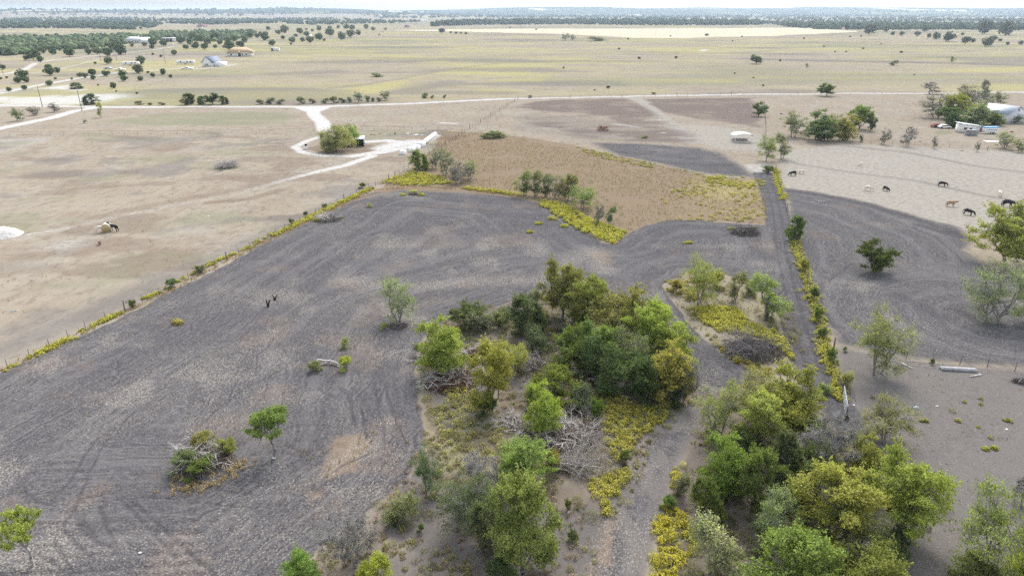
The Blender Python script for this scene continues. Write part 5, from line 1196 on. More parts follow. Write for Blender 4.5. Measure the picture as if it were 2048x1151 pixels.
pipe(1826, 727, 1898, 735, .03, 'thinnest pale rod lying below the wire fence', 'caliche')
pipe(1940, 751, 1962, 747, .09, 'short white pipe lying apart in the bare pasture')
t_ = MB().box((0, 0, .16), (4.2, .75, .3)); t_.box((0, 0, .34), (3.9, .5, .06))
tag(t_.part('trough', M['grey_board'], None, W(1917, 737), (0, 0, -.12), bevel=.02), 'long grey trough lying beside the wire fence', 'trough')
def stump(px, py, h, label, seed):
    rng = np.random.default_rng(seed); segs = limb(rng, (0, 0, -.1), (0, 0, h * .45), .22, .17, 3, .05)
    for a in (0.6, 2.6, 4.4)[:2 + seed % 2]: segs += limb(rng, (0, 0, h * .35), (math.cos(a) * .45, math.sin(a) * .45, h), .15, .06, 3, .06)
    tag(obj('stump', segs_mesh('stump', segs, M['black'], 7), None, W(px, py)), label, 'stump', 'charred stumps in the harrowed field')
stump(537, 613, 1.1, 'larger charred forked stump in the harrowed field', 2); stump(550, 600, .7, 'smaller charred stump behind the forked one', 4)
# scraps
def scrap(px, py, d, label, mat, rz=.4):
    rng = np.random.default_rng(int(px * 7 + py)); bm = bmesh.new(); bmesh.ops.create_icosphere(bm, subdivisions=2, radius=.5)
    for v in bm.verts: v.co = Vector((v.co.x * d[0], v.co.y * d[1], max(-.1, v.co.z) * d[2])) * float(1 + rng.normal(0, .10))
    m = bpy.data.meshes.new('scrap'); bm.to_mesh(m); bm.free(); m.materials.append(M[mat])
    tag(obj('scrap', m, None, W(px, py, .04), (0, 0, rz)), label, 'scrap')
scrap(1833, 813, (.8, .6, .5), 'blue-white sheet of scrap in the bare pasture', 'pale_blue_metal'); scrap(1708, 808, (.35, .2, .2), 'tiny yellow-white scrap beside the wire gate', 'white'); scrap(1875, 809, (.4, .3, .2), 'pale stone right of the blue-white scrap', 'caliche'); scrap(2014, 855, (.3, .25, .2), 'small white stone in the far bare pasture', 'white')
scrap(1140, 822, (1.0, .7, .5), 'white scrap behind the bright yellow-green tree', 'white'); scrap(417, 434, (.4, .3, .3), 'white bucket-like scrap on the horse pasture', 'white'); scrap(28, 622, (1.1, .25, .2), 'grey-white board on the horse pasture', 'grey_metal'); scrap(280, 1105, (.25, .2, .15), 'white stone in the lower harrowed field', 'white'); scrap(548, 917, (.35, .3, .25), 'white stone at the foot of the lone bright green tree', 'white'); scrap(393, 942, (.35, .3, .25), 'white scrap in the brush island', 'white'); scrap(1137, 1026, (.25, .2, .15), 'white stone in the bare patch beside the big olive tree', 'white'); scrap(1710, 841, (.2, .2, .15), 'tiny brown clod beyond the wire gate', 'rust')

# ------------------------------------------------------------------ gravel heap, blocks, shed by the willow
def mound(name, px, py, rx, ry, h, mat, label):
    n = 28; rng = np.random.default_rng(7)
    V = []; 
    for i in range(n + 1):
        for j in range(n + 1):
            a, b = i / n * 2 - 1, j / n * 2 - 1
            z = max(0, 1 - (a * a + b * b)) ** .8
            V.append((a * rx, b * ry, z * h * (1 + .12 * rng.normal()) - .06))
    q = [(i * (n + 1) + j, (i + 1) * (n + 1) + j, (i + 1) * (n + 1) + j + 1, i * (n + 1) + j + 1) for i in range(n) for j in range(n)]
    tag(obj(name, mesh_np(name, V, np.array(q), mats=[M[mat]]), None, W(px, py)), label, 'gravel heap')
mound('gravel_heap', -6, 468, 4.9, 3.6, 1.5, 'caliche', 'heap of white gravel at the edge of the horse pasture')
def block(px, py, d, label, rz=.75, mat='white', z=0):
    tag(MB().box((0, 0, d[2] / 2), d).part('block', M[mat], None, W(px, py, -.03 + z), (0, 0, rz), bevel=.12), label, 'block', 'white blocks beside the drive')
RZB = math.atan2(G(866, 278)[1] - G(810, 307)[1], G(866, 278)[0] - G(810, 307)[0])
block(806, 309, (2.0, 1.6, 1.3), 'white block nearest the harrowed field, standing apart', RZB); block(824, 303, (2.6, 1.7, 1.3), 'low white block second from the harrowed field', RZB); block(834, 300, (2.4, 1.7, 1.4), 'white block third from the harrowed field', RZB); block(842, 293, (3.6, 2.2, 1.5), 'wide white block before the long row', RZB)
P0_, P1_ = G(850, 287), G(869, 273)
bl = root('bale_row', W(850, 287), 'long white-wrapped row of bales running away from the drive', 'bale row')
for i in range(8):
    t = i / 7; q = (P0_[0] + (P1_[0] - P0_[0]) * t - P0_[0], P0_[1] + (P1_[1] - P0_[1]) * t - P0_[1])
    a_ = math.atan2(P1_[1] - P0_[1], P1_[0] - P0_[0])
    L = math.hypot(P1_[0] - P0_[0], P1_[1] - P0_[1]) / 7 * .98
    m = MB().tube((-L / 2, 0, .72), (L / 2, 0, .72), .76, .76, 14); m.part('bale', M['white'], bl, (q[0], q[1], 0), (0, 0, a_), smooth=False, bevel=.05)
# shed
sh = root('shed', W(716, 292), 'dark open-fronted shed with pale roof behind the willow', 'shed', rz=.12)
MB().box((0, 0, 0), (4.6, 3.8, .12)).part('roof', M['white_metal'], sh, (0, 0, 2.75), (.10, 0, 0))
MB().box((0, 1.75, 1.3), (4.4, .12, 2.6)).part('back_wall', M['black'], sh)
for s in (-1, 1):
    MB().box((s * 2.15, 0, 1.25), (.12, 3.4, 2.5)).part('side_wall', M['grey_board'] if s > 0 else M['black'], sh)
    MB().box((s * 2.1, -1.75, 1.25), (.16, .16, 2.5)).part('post', M['grey_board'], sh)
tk_ = root('tractor', W(692, 295), 'small rust-red tractor half hidden under the willow', 'tractor', rz=.5)
MB().box((0, 0, .95), (1.5, .75, .6)).part('hood', M['rust'], tk_, bevel=.08); MB().box((-.9, 0, 1.1), (.7, 1.0, .9)).part('seat_box', M['rust'], tk_, bevel=.08)
for x, r_, yy in ((-.9, .62, .62), (-.9, .62, -.62), (.65, .4, .5), (.65, .4, -.5)): MB().tube((x, yy - .12, r_), (x, yy + .12, r_), r_, None, 14).part('wheel', M['tyre'], tk_)
sg = root('mailbox_stand', W(611, 299), 'white stand with a black box beside the drive loop', 'stand')
MB().box((0, 0, .55), (.9, .5, 1.1)).part('stand', M['white'], sg, bevel=.03); MB().box((.25, 0, 1.45), (.7, .55, .7)).part('box', M['black'], sg, bevel=.08); MB().tube((0, -.4, 0), (0, -.4, 1.0), .05).part('post', M['white'], sg)
for i, (a, b, d) in enumerate([(745, 270, (2.6, .5, .3)), (770, 270, (1.6, .8, .4)), (790, 268, (.7, .7, 1.1)), (815, 268, (.9, .8, .5)), (832, 270, (2.2, .7, .4)), (760, 268, (1.2, .6, .4)), (844, 271, (1.0, .5, .4))]):
    scrap(a, b, d, f'{ordinal(i)} scrap lying along the pipe fence past the willow', ['rust', 'caliche', 'black', 'white', 'white', 'rust', 'white'][i])

# ------------------------------------------------------------------ fences
POST = MB().tube((0, 0, -.3), (0, 0, 1.3), .055, .05, 6).mesh('post', M['wood'])
POST_T = MB().tube((0, 0, -.3), (0, 0, 1.4), .045, .045, 5).mesh('post', M['wire'])
POST_P = MB().tube((0, 0, -.3), (0, 0, 1.45), .05, .05, 6).mesh('post', M['pipe'])
POST_B = MB().tube((0, 0, -.3), (0, 0, 1.7), .11, .10, 7).mesh('post', M['wood'])
def fence(px_pts, spacing, label, mesh=POST, wires=(.35, .65, .95, 1.2), rail=None, wire_r=.006, big_every=0, jitter=.15, zscale=1.0, seed=3):
    rr = random.Random(seed)
    P = [np.array(G(*p)) for p in px_pts]
    f = root('fence', W(*px_pts[0]), label, 'fence'); o = np.array(f.location)
    out = []; cum = 0
    for a, b in zip(P[:-1], P[1:]):
        L = np.linalg.norm(b - a); n = max(1, int(round(L / spacing)))
        for i in range(n): out.append(a + (b - a) * i / n)
    out.append(P[-1]); pts = []
    for i, q in enumerate(out):
        z = float(land(*q)); big = big_every and i % big_every == 0
        p = obj('post', POST_B if big else mesh, f, (q[0] - o[0], q[1] - o[1], z - o[2]), (rr.gauss(0, .03) * jitter * 6, rr.gauss(0, .03) * jitter * 6, rr.uniform(0, 6)))
        p.scale = (1, 1, zscale * rr.uniform(.92, 1.06)); pts.append((q[0] - o[0], q[1] - o[1], z - o[2]))
    pts = np.array(pts)
    if wires:
        v, fc = [], []; k = 0
        for h in wires:
            a = pts[:-1] + [0, 0, h * zscale]; b = pts[1:] + [0, 0, h * zscale]
            vv, ff = tubes(a, b, np.full(len(a), wire_r), np.full(len(a), wire_r), 3); v.append(vv); fc.append(ff + k); k += len(vv)
        obj('wire', mesh_np('wire', np.concatenate(v), np.concatenate(fc), mats=[M['wire']]), f)
    if rail:
        for h in rail:
            a = pts[:-1] + [0, 0, h]; b = pts[1:] + [0, 0, h]
            vv, ff = tubes(a, b, np.full(len(a), .05), np.full(len(a), .05), 5)
            obj('rail', mesh_np('rail', vv, ff, mats=[M['pipe']]), f)
    return f
fence([(-30, 760), (60, 716), (172, 660), (320, 592), (500, 499), (600, 445), (738, 378), (790, 356)], 3.2, 'wire fence running diagonally between the harrowed field and the horse pasture', POST_T, big_every=7, wire_r=.008)
fence([(790, 356), (850, 315), (905, 281), (945, 254), (995, 225), (1035, 200)], 4.2, 'wire fence from the bend past the white blocks up to the road', POST_T, big_every=4, wire_r=.01, seed=5)
fence([(20, 272), (128, 271), (250, 270), (380, 269), (520, 267), (628, 264)], 4.6, 'brown pipe fence across the far side of the horse pasture', POST_P, (.4, .8), (1.42,), .01)
fence([(724, 262), (800, 261), (900, 259), (1000, 256)], 4.6, 'brown pipe fence going on past the willow', POST_P, (.4, .8), (1.42,), .01)
fence([(1036, 199), (1100, 197.5), (1200, 195), (1310, 192.5), (1440, 190), (1530, 189)], 6, 'wire fence with dark posts along the gravel road', POST, big_every=5, wire_r=.012, zscale=1.2)
fence([(1560, 188.5), (1700, 188.5), (1860, 187.5), (2100, 187)], 9, 'far end of the road fence towards the farmyard', POST, wire_r=.01)
fence([(1551, 342), (1568, 405), (1586, 470), (1606, 535), (1634, 628), (1662, 720), (1684, 790)], 3.6, 'overgrown wire fence beside the rutted dirt track', POST, big_every=6, wire_r=.008)
fence([(1575, 282), (1700, 284), (1850, 292), (2000, 302), (2090, 306)], 3.4, 'thin wire fence beyond the grazing cattle', POST_T, big_every=9, wire_r=.01)
fence([(1668, 694), (1740, 704), (1812, 716), (1920, 726), (2030, 740), (2100, 746)], 3.0, 'wire fence between the harrowed field and the bare pasture', POST_T, big_every=12, wire_r=.008)
fence([(255, 187), (300, 172), (345, 158), (430, 137), (510, 117)], 12, 'pale far fence climbing past the white house', POST_P, (.6, 1.1), None, .02)
fence([(1528, 205), (1530, 232), (1532, 258), (1530, 290)], 4, 'short fence between the brown plot and the tree pasture', POST, wire_r=.01, seed=8)
# gate at the end of the track
gt = root('gate', W(1692, 836), 'white wire gate standing edge-on at the end of the rutted track', 'gate')
dv = np.array(G(1684, 788)) - np.array(G(1692, 836)); Lg = float(np.linalg.norm(dv)); ag = math.atan2(dv[1], dv[0])
fr = MB()
for z in (.25, .6, .95, 1.3): fr.tube((0, 0, z), (Lg, 0, z), .035, None, 6)
fr.part('rail', M['grey_metal'], gt, rot=(0.06, 0, ag))
st_ = MB()
for i in range(8): st_.tube((Lg * i / 7, 0, .2), (Lg * i / 7, 0, 1.33), .03, None, 6)
st_.part('upright', M['grey_metal'], gt, rot=(0.06, 0, ag))
pn = MB()
for i in range(26): pn.tube((Lg * i / 25, 0, .25), (Lg * i / 25, 0, 1.3), .011, None, 4)
pn.part('mesh_panel', M['white_metal'], gt, rot=(0.06, 0, ag))
MB().tube((0, 0, -.3), (0, 0, 1.8), .1, None, 8).part('post', M['wood'], gt, (-.15, -.2, 0))
scrap(1693, 838, (.5, .5, 1.5), 'black feed sack hanging at the near end of the white gate', 'black')
# utility poles
def pole(px, py, top, label, grp='utility poles', arm=True):
    h = rise(px, py, top); r = root('utility_pole', W(px, py), label, 'utility pole', grp)
    MB().tube((0, 0, -.5), (0, 0, h), .17, .11, 8).part('pole', M['wood'], r)
    if arm: MB().box((0, 0, h - .6), (2.2, .12, .14)).part('cross_arm', M['wood'], r); MB().tube((.35, 0, h - 1.6), (.35, 0, h - .9), .2, None, 8).part('transformer', M['grey_metal'], r)
pole(85, 214, 172, 'utility pole nearest the left corner, at the white yard', arm=False); pole(164, 222, 175, 'leaning-dark utility pole at the road fork before the flat juniper', arm=False); pole(331, 127, 97, 'tall utility pole beside the white house lane', arm=False); pole(202, 122, 100, 'thin utility pole on the upper gravel lane', arm=False); pole(234, 121, 106, 'short utility pole between the gravel lanes', arm=False); pole(79, 94, 75, 'white pole rising from the juniper wood', arm=False); pole(7, 150, 125, 'utility pole at the picture edge by the lane', arm=False)
pole(1154, 72, 58, 'faint pole on the harvested field left of its twin', arm=False); pole(1311, 72, 58, 'faint pole on the harvested field right of its twin', arm=False)

# ------------------------------------------------------------------ buildings
def gable(r, w, d, h, rh, wall, roof, over=.35, ox=0, oy=0):
    """ridge along y; w along x"""
    MB().prism([(-w / 2 + ox, -.4), (w / 2 + ox, -.4), (w / 2 + ox, h), (ox, h + rh), (-w / 2 + ox, h)], oy - d / 2, oy + d / 2).part('wall', M[wall], r)
    k = rh / (w / 2); e = w / 2 + over; t = .14
    for s in (-1, 1):
        pr = [(ox, h + rh + .05), (ox + s * e, h - over * k + .05), (ox + s * e, h - over * k + .05 + t), (ox, h + rh + .05 + t)]
        if s > 0: pr = pr[::-1]
        MB().prism(pr, oy - d / 2 - over, oy + d / 2 + over).part('roof_slope', M[roof], r)
def window(r, x, y, z, w, h, face='y', mat='glass'):
    f = MB().box((0, 0, 0), (w + .2, .08, h + .2)).part('window', M['white'], r, (x, y, z), (0, 0, 0 if face == 'y' else math.pi / 2))
    MB().box((0, -.03, 0), (w, .06, h)).part('pane', M[mat], f)
def door(r, x, y, z, w, h, mat='glass', face='y'):
    d = MB().box((0, 0, h / 2), (w, .10, h)).part('door', M[mat], r, (x, y, z), (0, 0, 0 if face == 'y' else math.pi / 2))
    MB().box((w * .38, -.07, h * .48), (.08, .06, .2)).part('handle', M['grey_metal'], d)
# metal barn at the right edge
b = root('barn', W(2031, 246), 'pale metal barn with a low gable roof at the farmyard', 'barn', rz=.42)
gable(b, 12.4, 12, 3.9, 2.6, 'white_metal', 'pale_blue_metal', .3, 0, 6)
window(b, 0, -.05, 5.2, .9, .7); door(b, -3.2, -.06, 0, 1.1, 2.2, 'grey_metal')
MB().box((3.2, -.08, 1.7), (3.6, .1, 3.4)).part('rolling_door', M['white'], b)
# farm shed
b = root('farm_shed', W(1934, 264), 'weathered white shed with sloping roof in the farmyard', 'shed', rz=-.25)
MB().prism([(-3.6, -.3), (3.4, -.3), (3.4, 2.3), (-3.6, 3.2)], -1.8, 1.8).part('wall', M['white'], b)
MB().prism([(-4.1, 3.33), (3.8, 2.31), (3.8, 2.45), (-4.1, 3.47)], -2.1, 2.1).part('roof', M['grey_metal'], b)
window(b, -1.4, -1.84, 1.5, 1.0, .8, mat='rust'); window(b, .4, -1.84, 1.4, .9, .8)
b = root('pallet_stack', W(1941, 271), 'stack of grey pallets before the farm shed', 'pallet stack', rz=.1)
for i in range(6): MB().box((0, 0, .12 + i * .36), (4.2 - .1 * i, 1.8, .26)).part('pallet', M['grey_board'], b, (.05 * (i % 2), 0, 0))
b = root('dog_kennel', W(1958, 262), 'small brown hut between pallets and horse trailer', 'hut'); gable(b, 1.8, 1.8, 1.3, .5, 'rust', 'white', .15)
# horse trailer
b = root('horse_trailer', W(1979, 267), 'white horse trailer with a blue roof band', 'trailer', rz=.05)
MB().box((0, 0, 1.35), (5.2, 2.0, 1.7)).part('body', M['white'], b, bevel=.1); MB().box((0, 0, 2.38), (5.3, 2.06, .34)).part('roof', M['blue'], b, bevel=.1)
for x in (-.1, .85): MB().tube((x, -1.07, .38), (x, -.85, .38), .38, None, 16).part('wheel', M['tyre'], b)
for x in (-.1, .85): MB().tube((x, -1.09, .38), (x, -1.0, .38), .2, None, 12).part('wheel_rim', M['white'], b)
MB().tube((-2.6, 0, .55), (-3.8, 0, .5), .07).part('drawbar', M['black'], b); MB().box((0, -1.03, 1.6), (4.2, .05, .3)).part('air_slot', M['grey_metal'], b)
# car and truck
def car(r, L, Wd, paintm, pick=False):
    z0 = .35
    prof = [(-L / 2, z0), (L / 2, z0), (L / 2, .82), (L * .30, .95), (L * .16, 1.45), (-L * .25, 1.48), (-L * .40, .98), (-L / 2, .9)] if not pick else [(-L / 2, z0 + .1), (L / 2, z0 + .1), (L / 2, 1.0), (L * .22, 1.12), (L * .12, 1.8), (-L * .10, 1.82), (-L * .14, 1.15), (-L / 2, 1.12)]
    MB().prism(prof, -Wd / 2, Wd / 2).part('body', M[paintm], r, bevel=.06)
    g = [(L * .27, .98), (L * .15, 1.40), (-L * .23, 1.42), (-L * .36, 1.0)] if not pick else [(L * .2, 1.16), (L * .11, 1.72), (-L * .09, 1.74), (-L * .11, 1.18)]
    MB().prism(g, -Wd / 2 - .02, Wd / 2 + .02).part('side_window', M['glass'], r)
    for x in (-L * .31, L * .31):
        for s in (-1, 1): MB().tube((x, s * Wd / 2 - s * .2, .36), (x, s * Wd / 2 + s * .03, .36), .36, None, 14).part('wheel', M['tyre'], r)
    for s in (-1, 1): MB().box((L / 2 + .01, s * Wd * .36, .72), (.06, .35, .16)).part('headlight', M['white_metal'], r)
b = root('car', W(1888, 257), 'white car parked nose-out under the dark farmyard tree', 'car', rz=-.1); car(b, 4.4, 1.8, 'white')
b = root('car', W(1872, 255), 'dark car half hidden beside the white one', 'car', rz=.2); car(b, 4.2, 1.7, 'rust')
b = root('truck', W(1994, 248), 'dark pickup parked before the barn', 'truck', rz=0); car(b, 5.2, 1.9, 'black', True)
b = root('truck', W(2048, 297), 'white pickup cut by the picture edge near the farmyard', 'truck', rz=1.5); car(b, 5.6, 2.0, 'white', True)
b = root('tarpaulin', W(1985, 283), 'white tarpaulin spread on the ground below the trailer', 'tarpaulin')
n_ = 12; rng_ = np.random.default_rng(4)
V_ = [((i / n_ - .5) * 5.5, (j / n_ - .5) * 2.6 * (1 - .4 * i / n_), .12 + .22 * rng_.uniform() * math.sin(math.pi * i / n_) * math.sin(math.pi * j / n_)) for i in range(n_ + 1) for j in range(n_ + 1)]
obj('sheet', mesh_np('sheet', V_, np.array([(i * 13 + j, (i + 1) * 13 + j, (i + 1) * 13 + j + 1, i * 13 + j + 1) for i in range(n_) for j in range(n_)]), mats=[M['white']], smooth=True), b)
scrap(1915, 252, (2.4, 1.2, 1.2), 'dark junk heap behind the weathered farm shed', 'black'); scrap(1840, 283, (1.2, .7, .5), 'brown junk on the pasture near the green patch', 'rust'); scrap(1924, 301, (1.4, .6, .4), 'dark log-like junk at the fence beyond the cows', 'rust'); scrap(2023, 264, (1.6, 1.0, .9), 'rusty machine part in the farmyard', 'rust'); scrap(1562, 228, (1.2, .9, .7), 'dark round junk beside the pasture tree group', 'black'); scrap(1797, 222, (1.4, .7, .8), 'grey junk in the pasture before the farmyard', 'grey_metal')
# carport
b = root('carport', W(1485, 284), 'open white carport with a peaked roof and thin legs', 'carport', rz=.02)
w2, d2, h2, p2 = 3.2, 3.0, 2.35, 3.15
for s in (-1, 1):
    MB().prism([(0, p2), (s * w2 * .82, h2 + .38), (s * w2, h2 - .1), (s * w2, h2 - .35), (s * (w2 - .06), h2 - .35), (s * (w2 - .06), h2 - .14), (s * w2 * .8, h2 + .3), (0, p2 - .08)][::(1 if s < 0 else -1)], -d2 / 2, d2 / 2 + 2.2).part('roof_slope', M['white'], b)
    for y_ in (-d2 / 2, .6, d2 / 2 + 2.1): MB().tube((s * (w2 - .03), y_, -.2), (s * (w2 - .03), y_, h2 - .2), .06, None, 8).part('leg', M['white'], b)
MB().box((0, d2 / 2 + 1.7, .45), (5.4, .5, .9)).part('back_panel', M['grey_board'], b)
scrap(1494, 284.5, (.6, .5, .4), 'white drum lid in front of the carport', 'white')
# hip-roofed house being built
def hip(r, w, d, h, rh, over, wall, roof):
    MB().box((0, 0, h / 2 - .2), (w, d, h + .4)).part('wall', M[wall], r)
    e, f_ = w / 2 + over, d / 2 + over; k = min(e, f_) * .78
    v = [(-e, -f_, h), (e, -f_, h), (e, f_, h), (-e, f_, h), (-e + k * 1.1, 0, h + rh), (e - k * 1.1, 0, h + rh)]
    MB().add(v, [(0, 1, 5, 4), (1, 2, 5), (2, 3, 4, 5), (3, 0, 4), (3, 2, 1, 0)]).part('roof', M[roof], r)
b = root('unfinished_house', W(482, 112), 'unfinished house with a tan plywood hip roof', 'house', rz=.16)
hip(b, 23, 13, 3.8, 4.8, 1.6, 'white', 'ply')
MB().prism([(-2.4, 3.75), (2.4, 3.75), (0, 5.4)], -9.0, -5).part('porch_gable', M['ply'], b)
for x in (-8, 3, 6.4): window(b, x, -6.55, 2.0, 1.3, 1.7)
door(b, 0, -6.58, 0, 2.6, 3.2, 'glass')
for x in (9.6, 11.4, -11.4): MB().box((x, -7.3, 1.8), (.35, .35, 3.9)).part('porch_post', M['white'], b)
# white house with grey roof and its yard
b = root('house', W(415, 133), 'white house with a slate grey lean roof and gable front', 'house', rz=-.30)
gable(b, 10, 13, 3.4, 4.4, 'white', 'slate', .5, 0, 6)
window(b, -.7, -.54, 1.8, 1.0, 1.3); window(b, .8, -.54, 1.8, 1.0, 1.3)
MB().box((8.2, 6, 1.7), (6.2, 9, 3.8)).part('annex', M['white'], b); door(b, 8.2, 1.46, 0, 2.8, 2.6, 'white_metal')
def camper(px, py, L, label, rz=.1):
    r = root('camper', W(px, py), label, 'camper', rz=rz)
    MB().prism([(-L / 2, .6), (L / 2 - .8, .6), (L / 2, 1.4), (L / 2, 2.6), (L / 2 - .5, 3.3), (-L / 2, 3.3)], -1.2, 1.2).part('body', M['white'], r, bevel=.08)
    MB().box((0, -1.23, 1.2), (L * .85, .04, .25)).part('stripe', M['slate'], r)
    for x in (-L * .25, L * .1, L * .3): window(r, x, -1.24, 2.2, 1.2, .8)
    for x in (-.6, .4): MB().tube((x, -1.22, .4), (x, -.95, .4), .4, None, 12).part('wheel', M['tyre'], r)
camper(372, 128, 15, 'long white camper beside the grey-roofed house'); camper(262, 131, 14, 'white camper in the yard between the lanes', .05)
b = root('truck', W(374, 138), 'white truck parked before the long camper', 'truck', rz=.05); car(b, 9.5, 2.6, 'white', True)
b = root('truck', W(240, 140), 'white pickup with trailer in the yard between the lanes', 'truck', rz=0); car(b, 8, 2.4, 'white', True)
b = root('car', W(217, 138), 'grey car at the end of the yard between the lanes', 'car', rz=.1); car(b, 6, 2.2, 'grey_metal')
b = root('car', W(272, 138), 'silver car next to the yard camper', 'car', rz=-.1); car(b, 5.6, 2.1, 'white_metal')
b = root('shed', W(551, 102), 'small white shed with dark opening past the tan-roofed house', 'shed', rz=.1)
MB().box((0, 0, 1.6), (8.5, 5, 3.6)).part('wall', M['white'], b); MB().box((0, 0, 3.5), (9.4, 6, .25)).part('roof', M['white_metal'], b); MB().box((-3.0, -2.53, 1.4), (2.2, .1, 2.6)).part('opening', M['glass'], b)  # dark panel on the wall stands in for the shade inside the opening
# ranch house and its open shed
b = root('ranch_house', W(270, 87), 'long white ranch house with bright metal roofs in the juniper wood', 'house', rz=.06)
hip(b, 22, 14, 4.2, 4.6, 1.4, 'white', 'white_metal')
bb = root('house_wing', W(285, 87), 'gabled white wing joined to the ranch house', 'house', rz=.06 + math.pi / 2); gable(bb, 12, 22, 4.0, 4.0, 'white', 'white_metal', 1.0)
for x in (-8, -4.5, 4, 7.5): window(b, x, -7.05, 2.2, 1.6, 1.8)
door(b, 0, -7.06, 0, 2.4, 3.0)
MB().tube((6, 1, 6), (6, 1, 10), .6, None, 8).part('chimney', M['white'], b)
for x in (-10.5, -6, 0, 6): MB().box((x, -8.2, 2.0), (.4, .4, 4.4)).part('porch_post', M['white'], b)
b = root('equipment_shed', W(341, 84), 'white open-fronted equipment shed beside the ranch house', 'shed', rz=0)
MB().box((0, 3, 2.4), (21, .3, 5)).part('back_wall', M['glass'], b); MB().box((0, 0, 5.3), (22.5, 8, .6)).part('roof', M['white_metal'], b, rot=(.05, 0, 0)); MB().box((7.5, 0, 2.5), (6.5, 6.4, 5)).part('closed_bay', M['white'], b)  # back wall coloured dark to paint the shade inside the open bays
for x in (-10.4, -5, .5): MB().box((x, -3.4, 2.4), (.5, .5, 5.2)).part('post', M['white'], b)
b = root('truck', W(345, 90), 'white truck in front of the equipment shed', 'truck', rz=.2); car(b, 9, 2.6, 'white', True)
b = root('tank', W(370, 81), 'pale green water tank at the wood edge', 'tank'); MB().tube((0, 0, -.3), (0, 0, 3.6), 2.6, 2.6, 18).part('body', M['pale_blue_metal'], b); MB().tube((0, 0, 3.6), (0, 0, 4.6), 2.62, .3, 18).part('lid', M['pale_blue_metal'], b)
# tiny far houses
for i, (a, b_, w_, lab) in enumerate([(207, 40, 16, 'far white roof in the blue-green wood'), (405, 55, 22, 'pale far farmhouse in the dark wood'), (845, 43, 22, 'far white building at the tree belt end'), (1270, 47, 8, 'far white hut before the long tree belt'), (1690, 28, 14, 'far white building on the right skyline'), (815, 55, 14, 'far dark barn at the grassland rim'), (1412, 48, 12, 'far pale farm at the gap of the tree belt'), (760, 36, 14, 'far pale house under the hills'), (425, 28, 14, 'far bright house below the left skyline'), (1790, 57, 12, 'far yellow-lit house among the right oaks'), (655, 68, 10, 'far white shed among the grassland junipers'), (620, 74, 10, 'far silver shed among the grassland junipers'), (950, 30, 16, 'far pale house left of the middle skyline'), (1690, 60, 12, 'far tan house before the right tree belt')]):
    s = w_ * mpp(a, b_); r = root('far_house', W(a, b_), lab, 'house', 'far houses', rz=.1 * (i % 5 - 2))
    hh = min(4.5, s * .22); gable(r, s * .55, s, hh, hh * .7, 'grey_board' if 'dark' in lab else 'white', 'rust' if 'tan' in lab or 'dark' in lab else 'white_metal', .4) if i % 2 else gable(r, s, s * .55, hh, hh * .7, 'white', 'white_metal', .4)
# ------------------------------------------------------------------ cattle and horses: one continuous skinned body each
def skinned(name, joints, edges, rootv=0):
    m = bpy.data.meshes.new(name); m.from_pydata([j[:3] for j in joints], edges, [])
    o = bpy.data.objects.new(name, m); COL.objects.link(o)
    o.modifiers.new('skin', 'SKIN'); sv = o.data.skin_vertices
    if not sv:
        bm = bmesh.new(); bm.from_mesh(m); bm.verts.layers.skin.verify(); bm.to_mesh(m); bm.free(); sv = m.skin_vertices
    for i, j in enumerate(joints):
        r = j[3]; sv[0].data[i].radius = (r, r) if not isinstance(r, tuple) else r
        sv[0].data[i].use_root = (i == rootv)
    o.modifiers.new('sub', 'SUBSURF').render_levels = 2; o.modifiers['sub'].levels = 2
    dg = bpy.context.evaluated_depsgraph_get(); dg.update()
    me = bpy.data.meshes.new_from_object(o.evaluated_get(dg)); me.name = name
    bpy.data.objects.remove(o); me.polygons.foreach_set('use_smooth', np.ones(len(me.polygons), bool))
    return me
def quad_body(name, graze=True, horse=False):
    k = 1.0
    b = [(-.78, 0, 1.12, .30), (-.15, 0, 1.04, .40), (.50, 0, 1.08, .36)]
    if horse: b = [(-.72, 0, 1.28, .28), (-.1, 0, 1.22, .31), (.52, 0, 1.25, .29)]
    if horse: nk = [(.86, 0, 1.55, .19), (1.12, 0, 1.88, .13), (1.32, 0, 1.82, .115), (1.58, 0, 1.62, .075)] if not graze else [(.95, 0, 1.15, .18), (1.28, 0, .85, .13), (1.42, 0, .70, .115), (1.55, 0, .45, .07)]
    else: nk = [(.92, 0, 1.02, .23), (1.18, 0, .72, .16), (1.30, 0, .50, .15), (1.44, 0, .22, .10)] if graze else [(.92, 0, 1.22, .24), (1.2, 0, 1.35, .17), (1.36, 0, 1.30, .15), (1.62, 0, 1.12, .10)]
    J = b + nk; E = [(0, 1), (1, 2), (2, 3), (3, 4), (4, 5), (5, 6)]
    hk = 1.18 if horse else 1.0
    for s in (-1, 1):
        n = len(J); J += [(.52, s * .20, .74 * hk, .13), (.54, s * .21, .42 * hk, .075), (.52, s * .21, .04, .07)]; E += [(2, n), (n, n + 1), (n + 1, n + 2)]
        n = len(J); J += [(-.66, s * .20, .80 * hk, .17), (-.92, s * .22, .46 * hk, .08), (-.84, s * .22, .04, .07)]; E += [(0, n), (n, n + 1), (n + 1, n + 2)]
        n = len(J); e = nk[1]; J += [(e[0] - .02, s * .24, e[2] + .06, .045)]; E += [(4, n)]
    n = len(J); t = b[0]; J += [(-1.08, 0, t[2] + .02, .05), (-1.2, 0, .75, .045 if not horse else .07), (-1.18, 0, .40, .06 if not horse else .08)]; E += [(0, n), (n, n + 1), (n + 1, n + 2)]
    return skinned(name, J, E, 1)
COW_G = quad_body('cow'); COW_U = quad_body('cow', False); HORSE_U = quad_body('horse', False, True); HORSE_G = quad_body('horse', True, True)
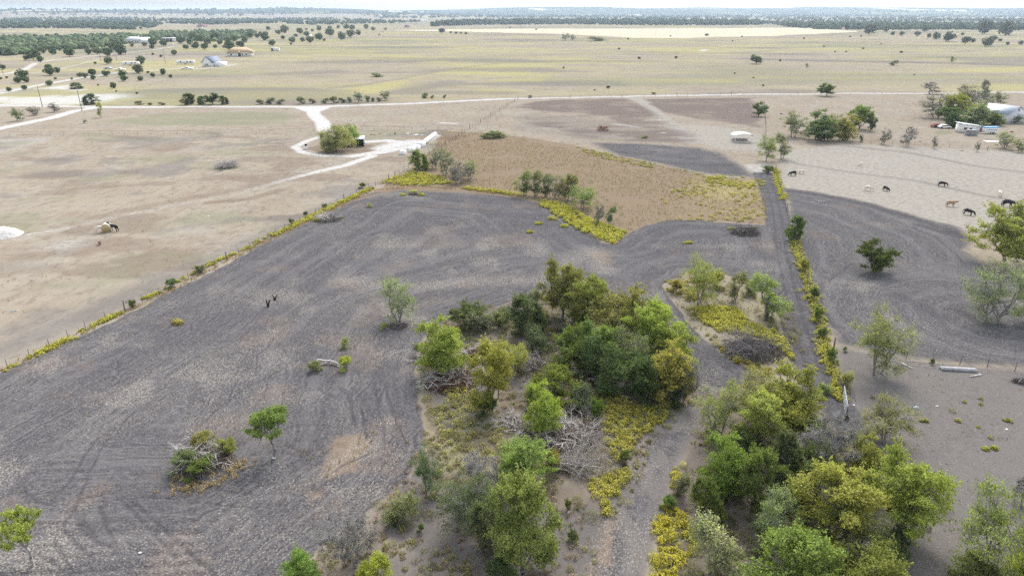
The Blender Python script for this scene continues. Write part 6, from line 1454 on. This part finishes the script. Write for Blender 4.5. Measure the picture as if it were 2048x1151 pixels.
def animal(base, px, py, rz, mat, label, cat, name, s=1.0, group=None):
    m = base.copy(); m.materials.clear(); m.materials.append(M[mat])
    o = obj(name, m, None, W(px, py, -.03), (0, 0, rz)); o.scale = (s, s, s)
    return tag(o, label, cat, group)
CG = 'cattle grazing on the pale pasture'
animal(COW_G, 1585, 351, math.pi + .15, 'hide_black', 'black cow grazing beside the weedy fence next to a cream calf', 'cow', 'cow', .95, CG)
animal(COW_G, 1602, 347, math.pi, 'hide_white', 'cream calf grazing behind the black cow at the fence', 'cow', 'cow', .8, CG)
c_ = animal(COW_G, 1736, 382, -.15, 'hide_white', 'pale cow with dark belly and legs grazing left of a small black cow', 'cow', 'cow', .95, CG)
animal(COW_G, 1771, 382, -1.25, 'hide_black', 'small black cow grazing towards the viewer in the middle of the pasture', 'cow', 'cow', .85, CG)
animal(COW_G, 1884, 373, -.35, 'hide_black', 'black cow grazing on the upper trail', 'cow', 'cow', .95, CG)
animal(COW_U, 1999, 393, 1.2, 'hide_white', 'white cow standing near the trail by the picture edge', 'cow', 'cow', .9, CG)
animal(COW_U, 1901, 413, -.1, 'hide_tan', 'tan cow standing in the middle of the pasture', 'cow', 'cow', 1.0, CG)
animal(COW_G, 1936, 430, -.9, 'hide_black', 'black cow grazing just above the olive tree', 'cow', 'cow', 1.0, CG)
animal(COW_G, 2014, 414, -.08, 'hide_black', 'largest black bull grazing beside the olive tree', 'cow', 'bull', 1.25, CG)
animal(COW_U, 1721, 330, .3, 'hide_white', 'white calf resting far up the pasture', 'cow', 'cow', .7, CG)
animal(HORSE_U, 228, 462, math.pi - .25, 'hide_black', 'black horse standing behind the round hay bale', 'horse', 'horse', 1.0)
animal(HORSE_G, 203, 464, .25, 'hide_white', 'white horse eating from the round hay bale', 'horse', 'horse', .95)
animal(COW_G, 200, 490, 2.2, 'hide_red', 'red-brown calf lying low on the horse pasture', 'calf', 'calf', .55)
hb = root('hay_bale', W(215, 462), 'round hay bale in pale net wrap between two horses', 'hay bale', rz=.3)
MB().tube((0, -.75, .85), (0, .75, .85), .9, .9, 22).part('wrap', M['netwrap'], hb); MB().tube((0, -.80, .85), (0, -.74, .85), .84, .86, 22).part('hay', M['hay'], hb)
# ------------------------------------------------------------------ the hazy air
hz = NT('haze'); pv = hz.n('VolumePrincipled')
pv.inputs['Color'].default_value = (0.70, 0.85, 1.0, 1); pv.inputs['Density'].default_value = 0.00009; pv.inputs['Anisotropy'].default_value = 0.4
hz.t.links.new(pv.outputs[0], hz.out.inputs['Volume'])
zmin = float(gz.min()) - 1.5; zmax = max(float(gz.max()) + 25, 60)
hm_ = MB().box((0, 10300, (zmin + zmax) / 2), (380000, 23000, zmax - zmin)).mesh('haze', hz.m)
tag(obj('haze', hm_), 'pale blue haze hanging over the distant land', 'haze', kind='stuff')
